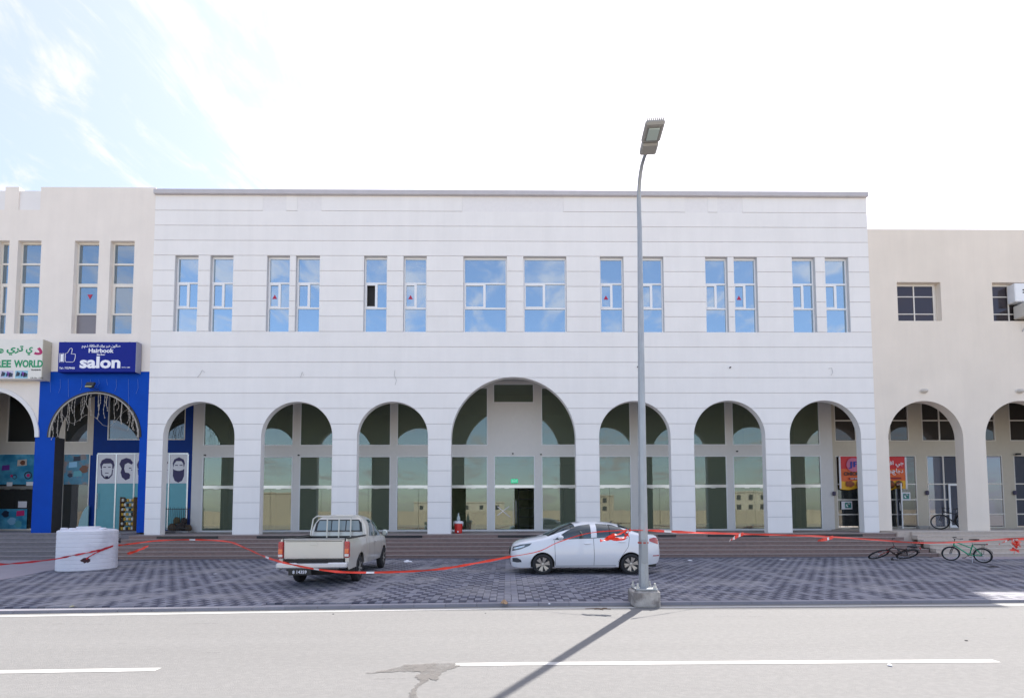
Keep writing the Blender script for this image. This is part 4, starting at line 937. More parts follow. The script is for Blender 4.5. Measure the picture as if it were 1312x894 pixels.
for s_ in (-1, 1):
    for y in (-.2, .2): MB().box(s_ * .5 - .02, s_ * .5 + .02, y - .02, y + .02, 0, 2.3).build('post', mat('rack_grey', (.09, .09, .09), .6), o)
for k in range(5): MB().box(-.5, .5, -.22, .22, .2 + .5 * k, .23 + .5 * k).build('shelf_board', MATS['rack_grey'], o)
o = at_thing('exit_sign', 'green exit sign hanging over the middle glass door', 'sign', 659.3, YS - .07, PZ(619, YS - .07))
MB().rbox((0, 0, .12), (.36, .05, .2), b=.01).build('sign_panel', mat('exit_green', (.03, .50, .24), .4, emit=.25), o); text('EXIT', .13, WLET, o, (0, -.03, .07), bold=.01)
MB().tube([(0, 0, .22), (0, .06, .24)], .012, n=5).build('rod', STEEL, o)
m = MB(); a, c_ = sx(640), zY(655)
o = at_thing('door_tape', 'crossed strips of pale tape stuck on the glass entrance door', 'tape', 645, YS, PZ(655, YS))
m.prism([(-.32, .25), (-.29, .28), (.36, -.28), (.33, -.31)], .0, .003); m.build('tape_strip', CREAM2, o); MB().prism([(.28, .28), (.31, .25), (-.3, -.22), (-.33, -.19)], -.004, -.001).build('tape_strip', CREAM2, o)
# bottle crates / product rack at the salon door
o = at_thing('product_rack', 'narrow rack of yellow and white products standing outside the teal salon door', 'rack', 164.5, YS - .35, 1.001)
for k in range(7):
    z = .02 + .235 * k; s_ = MB().box(-.33, .33, -.14, .14, z, z + .015).build('shelf_board', mat('rack_brown', (.16, .08, .03), .6), o); random.seed(k)
    for j in range(5):
        x = -.26 + .125 * j; MB().rbox((x, -.06, z + .02 + .075), (.1, .1, .14 + random.uniform(-.02, .02)), b=.012).build('carton', [mat('carton_yellow', (.55, .33, .04), .5), mat('carton_white', (.6, .6, .55), .5), BLACK, MATS['carton_yellow'], MATS['carton_white']][(j + k) % 5], s_)
for s_ in (-1, 1): MB().box(s_ * .34 - .015, s_ * .34 + .015, -.15, .15, 0, 1.68).build('side_panel', MATS['rack_brown'], o)
o = at_thing('surf_board_panel', 'curved pale teal panel standing behind the dark glass left of the salon door', 'panel', 108, YS - .12, 1.001)
m = MB(); pts = [(-.34, 0), (.18, 0), (.18, 1.28), (.02, 1.15), (-.12, .9), (-.25, .5)]; m.prism(pts, -.02, .02); m.build('panel_body', mat('pale_teal', (.28, .48, .50), .4), o)
# rubble heap and rail seen through the first white arch
o = at_thing('low_railing', 'black spiked railing in front of the teal panels seen through the first white arch', 'railing', 226, YS - .5, PLAT + .07)
for k in range(14): x = -.62 + .095 * k; MB().tube([(x, 0, 0), (x, 0, 1.16 + .03 * (k % 2))], .011, n=5).build('bar', BLACK, o)
for z in (.15, 1.08): MB().box(-.66, .66, -.012, .012, z, z + .03).build('rail', BLACK, o)
MB().rbox((0, .05, -.035), (1.4, .5, .07), b=.01).build('base', CONC, o)
random.seed(14)
for k, (dx, dz, s_) in enumerate(((-.42, 0, .42), (.0, 0, .46), (.38, 0, .34), (-.22, .36, .36), (.14, .38, .30))):
    bx = empty('goods_bag', (o.location.x + dx * 1.0, YS - .19, PLAT + .072 + dz)); tag(bx, ['brown bag at the left of the heap behind the black railing', 'largest dark brown bag low in the middle behind the black railing', 'small brown bag beside the blue pillar behind the black railing', 'olive brown bag on top at the left behind the black railing', 'small dark bag on top of the heap behind the black railing'][k], 'bag', 'bags heaped behind the railing')
    m = MB(); m.lathe([(.3 * s_, 0), (.5 * s_, .15 * s_), (.52 * s_, .5 * s_), (.38 * s_, .8 * s_), (.12 * s_, .92 * s_)], n=9); m.v = [(x * (1 + random.uniform(-.12, .12)), y * .62, z * (1 + random.uniform(-.06, .06))) for x, y, z in m.v]
    m.build('bag_body', mat(['bag_brown', 'bag_dark', 'bag_brown', 'bag_olive', 'bag_dark'][k], [(.10, .06, .03), (.05, .03, .025), (.10, .06, .03), (.12, .09, .035), (.05, .03, .025)][k], .7), bx)
# posters with small shapes on the first shop's glass
o = at_thing('red_chair', 'red dining chair behind the restaurant glass under the crescent notice', 'chair', 1085, YS + .55, .985)
CH = mat('chair_red', (.36, .012, .03), .5)
MB().rbox((0, 0, .46), (.44, .42, .07), b=.03).build('seat', CH, o, smooth=30); MB().rbox((0, -.2, .78), (.42, .06, .5), b=.1).build('backrest', CH, o, smooth=30)
for sx_ in (-1, 1):
    for sy in (-1, 1): MB().tube([(sx_ * .18, sy * .17, .44), (sx_ * .2, sy * .2, 0)], .015, n=6).build('leg', mat('leg_gold', (.4, .25, .08), .4), o)
o = at_thing('poster', 'red poster inside the restaurant above the red chair', 'poster', 1083, YS + .3, 2.35); MB().box(-.3, .42, 0, .01, -.1, .7).build('poster_sheet', mat('poster_red', (.35, .03, .06), .5), o)
o = at_thing('storage_box', 'white cabinet standing inside the restaurant glass at the open door', 'cabinet', 1152, YS + .35, .985); MB().rbox((0, 0, .5), (.5, .4, 1.0), b=.02).build('cabinet_body', mat('cabinet_grey', (.5, .53, .53), .4), o); MB().box(.15, .17, -.22, -.2, .5, .7).build('handle', STEEL, o)
o = at_thing('concrete_block', 'low grey concrete block lying by the pillar inside the first beige arch', 'block', 1182, YS - .45, .971); MB().rbox((0, 0, .08), (.5, .2, .16), b=.015).build('block_body', CONC, o); MB().rbox((.5, .02, .07), (.42, .2, .14), b=.015).build('block_half', CONC, o)
a, b = onY(1299.5, 582, YS); o = empty('security_camera', (a, YS, b)); tag(o, 'small dark security camera above the pillar in the second beige arch', 'camera'); MB().rbox((.05, -.14, 0), (.3, .1, .09), M=Matrix.Rotation(.2, 3, 'Z')).build('camera_body', BLACK, o); MB().tube([(0, 0, .02), (0, -.12, .02)], .02, n=6).build('arm', STEEL, o)

for k, (px, w_, h_, mm_, lab) in enumerate(((446, .5, .45, 'box_brown', 'brown carton on the floor behind the glass of the third white arch'), (458, .35, .3, 'box_dark', 'small dark carton beside the brown one behind the third arch glass'), (788, .4, .5, 'box_white', 'pale carton behind the glass left of the lamp pole'), (905, .5, .35, 'box_teal', 'low teal crate behind the glass in the sixth white arch'))):
    o = at_thing('storage_carton', lab, 'carton', px, YS + .6, PLAT + .012); MB().rbox((0, 0, h_ / 2), (w_, .4, h_), b=.01).build('carton_body', mat(mm_, dict(box_brown=(.30, .19, .10), box_dark=(.06, .06, .06), box_white=(.5, .5, .46), box_teal=(.05, .25, .22))[mm_], .7), o)
    MB().box(-w_ / 2 + .01, w_ / 2 - .01, -.03, .03, h_, h_ + .004).build('flap_seam', CREAM2, o)

# ------------------------------------------------------------------ street lamp
lx, ly_ = onZ(826, 770); ly_ = 9.0
lp = empty('street_lamp', (2.655, 8.92, 0)); tag(lp, 'tall galvanised street lamp on a concrete block between road and car park', 'street lamp')
m = MB(); random.seed(8)
bl = MB().rbox((0, 0, .10), (.50, .46, .32), b=.03); blk = bl.build('base', mat('old_concrete', (.42, .39, .36), .9, noise_=.3, nscale=6, bump=.8, bscale=14, c2=(.20, .18, .17), c2lo=.5, c2hi=.62), lp)
blk.rotation_euler.z = .05
MB().rbox((0, 0, .285), (.42, .42, .03), b=.004).build('base_plate', GALV, lp)
for sx_ in (-1, 1):
    for sy in (-1, 1): 
        bo = MB().tube([(sx_ * .165, sy * .165, .28), (sx_ * .165, sy * .165, .40)], .018, n=6); bo.tube([(sx_ * .165, sy * .165, .30), (sx_ * .165, sy * .165, .335)], .034, n=6); bo.build('bolt', mat('bolt_zinc', (.55, .54, .50), .5, metal=.4), lp)
z1 = PZ(292, 8.92, 818)
ptop = onY(819.6, 292, 8.92)[0] - 2.655
MB().tube([(0, 0, .29), (ptop, 0, z1)], [.098, .047], n=8).build('pole', GALV, lp)
MB().rbox((0, -.088, 1.0), (.11, .02, .45), b=.004).build('access_door', mat('galv_dark', (.30, .32, .34), .5, metal=.5), lp)
def lpt(px, py, Y): a, b = onY(px, py, Y); return (a - 2.655, Y - 8.92, b)
arm = [(ptop, 0, z1 - .02), lpt(819.0, 275, 8.91), lpt(818.6, 259, 8.88), lpt(818.7, 245, 8.82), lpt(819.4, 233, 8.74), lpt(820.6, 222, 8.64), lpt(822.6, 211, 8.52), lpt(825.3, 202, 8.38), lpt(828.6, 194, 8.22)]
MB().tube(arm, [.047, .043, .041, .039, .038, .036, .034, .032, .031], n=10).build('arm', GALV, lp, smooth=50)
A_, B_ = Vector(lpt(829.5, 196, 8.22)), Vector(lpt(840, 156, 7.60))
ax_y = (B_ - A_).normalized(); ax_x = ax_y.cross(Vector((0, 0, 1))).normalized(); ax_z = ax_x.cross(ax_y).normalized()
LM = Matrix((ax_x, ax_y, ax_z)).transposed(); Ll = (B_ - A_).length; LG = mat('lamp_grey', (.30, .295, .28), .55, noise_=.05)
def lbox(c, d, name, m_, b=.012):
    c = Vector(c); o = MB().rbox(A_ + LM @ c, d, M=LM, b=b).build(name, m_, lp); return o
lbox((0, .12, .0), (.30, .24, .13), 'driver_housing', LG, .025)
hd = lbox((0, .24 + (Ll - .24) / 2, .01), (.34, Ll - .22, .09), 'lamp_head', LG, .03)
for k in range(9):
    lbox((-.14 + .035 * k, Ll - .08, .055), (.008, .2, .05), 'cooling_fin', LG, .002)
lbox((0, .24 + (Ll - .24) * .48, -.045), (.19, (Ll - .24) * .62, .025), 'lens', mat('lamp_lens', (.42, .50, .47), .15), .008)
lbox((0, .24 + (Ll - .24) * .48, -.037), (.23, (Ll - .24) * .72, .02), 'lens_frame', mat('lens_rim', (.18, .18, .17), .5), .006)
MB().tube([(0, 0, 1.15), (0, 0, 1.18)], .105, n=12).build('tape_band', mat('tape_dull_red', (.35, .05, .04), .5), lp)

# ------------------------------------------------------------------ water tank
tx, ty = -13.45, 15.1
tcx, tcy, TRD = -13.57, 14.92, .74
tk = empty('water_tank', (tcx, tcy, .004)); tag(tk, 'white ribbed plastic water tank standing before the blue salon', 'water tank')
TK = mat('tank_plastic', (.70, .70, .76), .5, noise_=.05, nscale=3, bump=.1, bscale=8, c2=(.60, .60, .66), c2lo=.5, c2hi=.62)
H_ = 1.27; lv = [(TRD - .03, 0), (TRD, .03)]
for k in range(9): z = .09 + k * .13; lv += [(TRD, z), (TRD - .010, z + .008), (TRD - .010, z + .014), (TRD, z + .022)]
lv += [(TRD, H_ - .03), (TRD - .03, H_), (TRD - .10, H_ + .02), (TRD * .45, H_ + .055)]
MB().lathe(lv, n=56).build('tank_body', TK, tk, smooth=28)
MB().lathe([(.30, H_ + .04), (.30, H_ + .10), (.27, H_ + .115)], n=28).build('lid', TK, tk, smooth=40)
for a in (-2.7, -1.5, -.25): MB().rbox((math.cos(a) * .60, math.sin(a) * .60, H_ + .035), (.18, .14, .09), b=.03).build('lug', TK, tk)
def tank_pt(px, py, off=.01):
    d = ray(px, py); ox, oy = -tcx, -tcy; A = d.x ** 2 + d.y ** 2; B = 2 * (d.x * ox + d.y * oy); C_ = ox * ox + oy * oy - (TRD + off) ** 2; D = B * B - 4 * A * C_
    t = (-B - math.sqrt(max(0, D))) / (2 * A); return Vector((t * d.x, t * d.y, CAMZ + t * d.z))
m = MB(); hp = [tank_pt(109.5 + 6 * math.cos(t * PI / 7) * (1 + .2 * math.sin(t * 2.1)), 717.5 + 3.3 * math.sin(t * PI / 7) * (1 + .25 * math.cos(t * 3)), .004) - Vector((tcx, tcy, .004)) for t in range(14)]
m.add([tuple(p) for p in hp], [tuple(range(14))]).build('hole', mat('hole_dark', (.05, .015, .02), .8), tk)

# ------------------------------------------------------------------ vehicles
def pchip(xs_, ys_):
    n = len(xs_); d = [(ys_[i + 1] - ys_[i]) / (xs_[i + 1] - xs_[i]) for i in range(n - 1)]; m_ = [d[0]] + [0] * (n - 2) + [d[-1]]
    for i in range(1, n - 1): m_[i] = 0 if d[i - 1] * d[i] <= 0 else 2 * d[i - 1] * d[i] / (d[i - 1] + d[i])
    def f(x):
        if x <= xs_[0]: return ys_[0]
        if x >= xs_[-1]: return ys_[-1]
        i = max(k for k in range(n - 1) if xs_[k] <= x); h = xs_[i + 1] - xs_[i]; t = (x - xs_[i]) / h
        return (2 * t ** 3 - 3 * t * t + 1) * ys_[i] + (t ** 3 - 2 * t * t + t) * h * m_[i] + (-2 * t ** 3 + 3 * t * t) * ys_[i + 1] + (t ** 3 - t * t) * h * m_[i + 1]
    return f
class Shell:
    def __init__(s, top, belt, low, wid, wheels, wr, wz, n=3., m=2.2, tuck=.90):
        s.top, s.belt, s.low0, s.wid = pchip(*zip(*top)), pchip(*zip(*belt)), pchip(*zip(*low)), pchip(*zip(*wid)); s.wh, s.wr, s.wz, s.n, s.m, s.tuck = wheels, wr, wz, n, m, tuck
    def low(s, x):
        z = s.low0(x)
        for c in s.wh:
            if abs(x - c) < s.wr: z = max(z, s.wz + math.sqrt(s.wr ** 2 - (x - c) ** 2))
        return z
    def side(s, x, z):                               # half width on the flank or beside the glass
        zb = s.belt(x); W = s.wid(x); a = W * .955
        if z >= zb:
            H = max(.02, s.top(x) - zb); t = min(1, (z - zb) / H); return a * (1 - t ** s.m) ** (1 / s.n)
        z0 = s.low0(x); t = (z - z0) / (zb - z0); return W * (s.tuck + (1 - s.tuck) * math.sin(min(1, t / .42) * PI / 2)) if t < .42 else W * (1 - .045 * ((t - .42) / .58) ** 2)
    def up(s, x, y):
        zb = s.belt(x); a = s.wid(x) * .955; H = s.top(x) - zb; t = min(1, abs(y) / a); return zb + H * (1 - t ** s.n) ** (1 / s.m)
    def body(s, x0, x1, step=.06):
        st = {round(x0, 4), round(x1, 4)}; x = x0
        while x < x1: st.add(round(x, 4)); x += step
        for e in (.02, .05): st |= {round(x0 + e, 4), round(x1 - e, 4)}
        for c in s.wh:
            for k in range(17): q = c - s.wr * math.cos(PI * k / 16); 
            st |= {round(c - s.wr * math.cos(PI * k / 16), 4) for k in range(17) if x0 < c - s.wr * math.cos(PI * k / 16) < x1}
            st |= {round(q, 4) for q in (c - s.wr - .004, c + s.wr + .004) if x0 < q < x1}
        st = sorted(q for q in st if x0 <= q <= x1); st = [q for i, q in enumerate(st) if i == 0 or q - st[i - 1] > .003]
        mb = MB(); K1, K2 = 8, 9; P = 2 * (K1 + K2) + 1
        for x in st:
            zl, zb = s.low(x), s.belt(x); half = []
            for k in range(K1 + 1): z = zl + (zb - zl) * k / K1; half.append((s.side(x, z), z))
            a = s.wid(x) * .955
            for k in range(1, K2 + 1): th_ = PI / 2 * k / K2; y = a * math.cos(th_) ** .8 if k < K2 else 0; half.append((y, s.up(x, y)))
            full = half + [(-y, z) for y, z in reversed(half[:-1])]; mb.v += [(x, y, z) for y, z in full]
        P = 2 * (K1 + K2) + 1
        for i in range(len(st) - 1):
            for j in range(P - 1): mb.f.append((i * P + j, i * P + j + 1, (i + 1) * P + j + 1, (i + 1) * P + j)); mb.m.append(0)
        mb.f.append(tuple(range(P))); mb.f.append(tuple((len(st) - 1) * P + j for j in range(P))[::-1]); mb.m += [0, 0]; mb.fix = True
        return mb
    def side_patch(s, bot, top, off=.006, n=8, m=6, sgn=1):
        """glass on the flank between two polylines in (x, z)"""
        def samp(pl, t):
            L_ = [0]
            for a, b in zip(pl, pl[1:]): L_.append(L_[-1] + math.dist(a, b))
            d = t * L_[-1]; i = max([k for k in range(len(pl) - 1) if L_[k] <= d + 1e-9] or [0]); i = min(i, len(pl) - 2); u = (d - L_[i]) / max(1e-9, L_[i + 1] - L_[i]); return (pl[i][0] + (pl[i + 1][0] - pl[i][0]) * u, pl[i][1] + (pl[i + 1][1] - pl[i][1]) * u)
        mb = MB()
        for i in range(n + 1):
            b, t_ = samp(bot, i / n), samp(top, i / n)
            for j in range(m + 1): x, z = b[0] + (t_[0] - b[0]) * j / m, b[1] + (t_[1] - b[1]) * j / m; mb.v.append((x, sgn * (s.side(x, z) + off), z))
        for i in range(n):
            for j in range(m): a = i * (m + 1) + j; q = (a, a + m + 1, a + m + 2, a + 1); mb.f.append(q if sgn < 0 else q[::-1]); mb.m.append(0)
        return mb
    def top_patch(s, x0, x1, f0, f1, off=.006, n=10, m=12, rnd_=.0):
        mb = MB()
        for i in range(n + 1):
            x = x0 + (x1 - x0) * i / n; f = f0 + (f1 - f0) * i / n; a = s.wid(x) * .955 * f
            for j in range(m + 1):
                y = a * (2 * j / m - 1); xx = x + rnd_ * (y / a) ** 2; mb.v.append((xx, y, s.up(xx, y) + off))
        for i in range(n):
            for j in range(m): a = i * (m + 1) + j; mb.f.append((a, a + m + 1, a + m + 2, a + 1)); mb.m.append(0)
        return mb
def wheel(parent, x, y, z, r, wd, rim_m, spokes=6, out=1, hub=.62, twin=True):
    """tyre with a rim; out = +1 or -1 for the side the face looks to"""
    w_ = empty('wheel', (x, y, z)); w_.parent = parent
    prof = [(r * hub, -wd / 2 + .02), (r * .80, -wd / 2), (r * .95, -wd / 2 + .015), (r, -wd / 2 + .05), (r, wd / 2 - .05), (r * .95, wd / 2 - .015), (r * .80, wd / 2), (r * hub, wd / 2 - .02)]
    MB().lathe(prof, n=36, axis='Y').build('tyre', RUBBER, w_, smooth=40, fix=True)
    yo = out * wd / 2
    MB().lathe([(r * hub * .97, yo - out * .03), (r * hub * .99, yo + out * .001), (r * (hub + .03), yo + out * .003), (r * hub * .93, yo - out * .035), (.01, yo - out * .06)], n=32, axis='Y').build('rim', mat('rim_dark', (.10, .095, .09), .4, metal=.6) if spokes else rim_m, w_, smooth=30, fix=True)
    m = MB()
    for k in range(spokes):
        for dv in ((-.13, .13) if twin else (0,)):
            a = 2 * PI * k / spokes + .2; p = lambda rr, aa: (rr * math.cos(aa), rr * math.sin(aa)); wI, wO = .018, .026
            r0, r1 = r * .12, r * hub * .96; a0, a1 = a + dv * .3, a + dv * 1.3
            c0, c1 = p(r0, a0), p(r1, a1); nx, nz = -math.sin(a), math.cos(a)
            m.add([(c0[0] - nx * wI, yo - out * .012, c0[1] - nz * wI), (c0[0] + nx * wI, yo - out * .012, c0[1] + nz * wI), (c1[0] + nx * wO, yo - out * .002, c1[1] + nz * wO), (c1[0] - nx * wO, yo - out * .002, c1[1] - nz * wO),
                   (c0[0] - nx * wI, yo - out * .035, c0[1] - nz * wI), (c0[0] + nx * wI, yo - out * .035, c0[1] + nz * wI), (c1[0] + nx * wO, yo - out * .03, c1[1] + nz * wO), (c1[0] - nx * wO, yo - out * .03, c1[1] - nz * wO)],
                  [(0, 1, 2, 3), (4, 5, 1, 0), (5, 6, 2, 1), (6, 7, 3, 2), (7, 4, 0, 3)])
    m.lathe([(.045, yo - out * .04), (.04, yo - out * .004), (.005, yo)], n=14, axis='Y'); m.fix = True
    m.build('spokes' if spokes else 'hub_cap', rim_m, w_)
    return w_
CARW = mat('white_car_paint', (.78, .78, .80), .28, coat=1.0, spec=.5)
CARG = glass('car_glass', (.018, .022, .024), .06, 0.0, (.85, .95, 1), dark=1)
TRIM = mat('black_trim', (.02, .02, .02), .4)
LAMPR = mat('red_lamp', (.42, .012, .02), .12, coat=1); LAMPC = mat('clear_lamp', (.55, .57, .6), .1, metal=.4, coat=1); LAMPO = mat('amber_lamp', (.75, .13, .02), .15, coat=1)
ALLOY = mat('alloy', (.52, .48, .44), .3, metal=.8); HEADD = mat('headlamp_dark', (.06, .065, .07), .1, coat=1)

car = empty('parked_car', (.09, 13.14 + .86, 0), -.012); tag(car, 'white four-door saloon car parked side-on behind the street lamp', 'car')
S = Shell(top=[(0, .68), (.03, .79), (.10, .88), (.25, .955), (.5, 1.02), (.95, 1.10), (1.2, 1.22), (1.55, 1.39), (1.85, 1.485), (2.2, 1.52), (2.6, 1.52), (3.0, 1.485), (3.3, 1.41), (3.6, 1.28), (3.85, 1.18), (4.1, 1.155), (4.27, 1.13), (4.34, 1.05), (4.38, .86)],
          belt=[(0, .54), (.05, .67), (.2, .79), (.5, .885), (.95, .955), (1.4, .985), (2.3, 1.02), (3.2, 1.07), (3.7, 1.09), (4.1, 1.08), (4.27, 1.03), (4.38, .76)],
          low=[(0, .34), (.06, .22), (.3, .19), (.6, .2), (1.2, .21), (3.2, .21), (3.9, .26), (4.25, .30), (4.38, .42)],
          wid=[(0, .50), (.04, .60), (.14, .70), (.35, .79), (.7, .84), (1.2, .855), (3.2, .86), (3.8, .835), (4.15, .775), (4.32, .68), (4.38, .58)], wheels=[.93, 3.47], wr=.345, wz=.30)
b = S.body(0, 4.38).build('body', CARW, car, smooth=32)
MB().box(.15, 4.25, -.62, .62, .20, .60).build('underbody', TRIM, b); 
for c in (.93, 3.47):
    m = MB()
    for k in range(12):
        a0, a1 = PI * k / 12, PI * (k + 1) / 12; f = lambda a, y: (c - .35 * math.cos(a), y, .30 + .35 * math.sin(a))
        for s_ in (-1, 1): m.quad(f(a0, s_ * .50), f(a1, s_ * .50), f(a1, s_ * .835), f(a0, s_ * .835))
    m.build('wheel_arch_liner', TRIM, b)
for s_ in (-1, 1):
    g1 = S.side_patch([(1.30, 1.015), (1.55, 1.03), (2.33, 1.055)], [(1.31, 1.035), (1.62, 1.24), (1.95, 1.40), (2.33, 1.445)], sgn=s_); g1.build('window', CARG, car, smooth=60)
    g2 = S.side_patch([(2.50, 1.06), (3.05, 1.085), (3.30, 1.10), (3.40, 1.13)], [(2.50, 1.45), (2.95, 1.43), (3.22, 1.33), (3.41, 1.17)], sgn=s_); g2.build('window', CARG, car, smooth=60)
    S.side_patch([(1.24, 1.00), (2.38, 1.04), (3.42, 1.105)], [(1.24, 1.015), (2.38, 1.055), (3.42, 1.125)], sgn=s_, off=.004, n=16, m=1).build('belt_trim', TRIM, car)
    S.side_patch([(2.34, 1.06), (2.41, 1.06)], [(2.34, 1.45), (2.41, 1.452)], sgn=s_, off=.008, n=1, m=8).build('pillar_trim', TRIM, car) if False else None
    S.side_patch([(2.86, 1.08), (2.885, 1.08)], [(2.86, 1.435), (2.885, 1.43)], sgn=s_, off=.010, n=1, m=6).build('window_bar', TRIM, car)
    for pl in ([(1.30, .26), (1.29, .6), (1.28, .98)], [(2.41, .25), (2.415, .6), (2.40, 1.03)], [(3.10, .36), (3.22, .55), (3.40, .8), (3.44, 1.08)]):
        p0 = [(x - .005, z) for x, z in pl]; p1 = [(x + .005, z) for x, z in pl]; S.side_patch(p0, p1, sgn=s_, off=.002, n=12, m=1).build('door_seam', TRIM, car)
    S.side_patch([(1.3, .235), (3.05, .24)], [(1.3, .26), (3.05, .265)], sgn=s_, off=.006, n=10, m=1).build('sill', mat('grey_sill', (.35, .35, .36), .5), car)
    for x, z in ((2.22, .89), (3.22, .935)): MB().rbox((x, s_ * (S.side(x, z) + .02), z), (.19, .03, .028), b=.01).build('door_handle', CARW, car)
    MB().rbox((1.44, s_ * .93, 1.075), (.17, .19, .13), b=.05).build('wing_mirror', CARW, car, smooth=40)
    S.side_patch([(.05, .67), (.28, .725), (.55, .83)], [(.07, .79), (.30, .865), (.62, .905)], sgn=s_, off=.006, n=10, m=3).build('headlight', HEADD, car)
    S.side_patch([(.09, .72), (.26, .76), (.40, .80)], [(.10, .765), (.28, .81), (.42, .845)], sgn=s_, off=.010, n=6, m=1).build('headlight_reflector', LAMPC, car)
    S.side_patch([(.06, .36), (.2, .345), (.33, .36)], [(.06, .47), (.2, .48), (.30, .43)], sgn=s_, off=.006, n=6, m=2).build('fog_lamp', HEADD, car)
    S.side_patch([(4.02, .95), (4.16, .90), (4.30, .86)], [(4.02, 1.02), (4.16, 1.06), (4.31, 1.03)], sgn=s_, off=.008, n=6, m=3).build('tail_light', LAMPR, car)
    S.side_patch([(4.12, .52), (4.33, .52)], [(4.12, .545), (4.33, .545)], sgn=s_, off=.008, n=3, m=1).build('reflector', LAMPR, car)
    wheel(car, .93, s_ * .765, .30, .30, .19, ALLOY, 6, out=s_, hub=.68); wheel(car, 3.47, s_ * .765, .30, .30, .19, ALLOY, 6, out=s_, hub=.68)
S.top_patch(.99, 1.80, .86, .84, rnd_=.10).build('windscreen', CARG, car, smooth=60)
S.top_patch(3.22, 3.78, .80, .78, rnd_=-.08).build('rear_window', CARG, car, smooth=60)
MB().rbox((-.0, 0, .64), (.07, .80, .20), b=.02).build('front_grille', TRIM, car)
MB().rbox((.03, 0, .32), (.06, .9, .12), b=.02).build('lower_grille', TRIM, car)
MB().tube([(3.05, 0, 1.47), (3.10, 0, 1.52), (3.16, 0, 1.54)], [.02, .012, .006], n=6).build('antenna', TRIM, car)
MB().rbox((4.385, 0, .80), (.02, .48, .11), b=.004).build('number_plate', WLET, car)

# pickup, tail towards the road
PK = mat('champagne_paint', (.60, .575, .51), .32, metal=.2, coat=.7, noise_=.02)
PKD = mat('bumper_steel', (.66, .66, .66), .35, metal=.5)
pk = empty('pickup_truck', (-4.955, 16.03, 0), math.atan2(-.998, .067)); tag(pk, 'champagne pickup truck with an extra cab, parked with its tailgate to the road', 'pickup'); pk.scale = (1, .94, 1)
P = Shell(top=[(0, .84), (.05, .94), (.2, 1.02), (.6, 1.09), (1.12, 1.16), (1.35, 1.33), (1.7, 1.58), (1.95, 1.69), (2.3, 1.735), (2.8, 1.74), (3.02, 1.715), (3.1, 1.60), (3.16, 1.36), (3.20, 1.16)],
          belt=[(0, .74), (.06, .84), (.3, .92), (1.1, 1.05), (3.20, 1.10)],
          low=[(0, .44), (.1, .36), (.4, .36), (3.20, .40)],
          wid=[(0, .62), (.05, .70), (.25, .80), (.6, .85), (1.1, .86), (3.20, .86)], wheels=[.92], wr=.40, wz=.345, n=4.2, m=2.4, tuck=.94)
b = P.body(0, 3.20).build('cab_body', PK, pk, smooth=35)
MB().box(.2, 5.0, -.58, .58, .36, .56).build('chassis', TRIM, b)
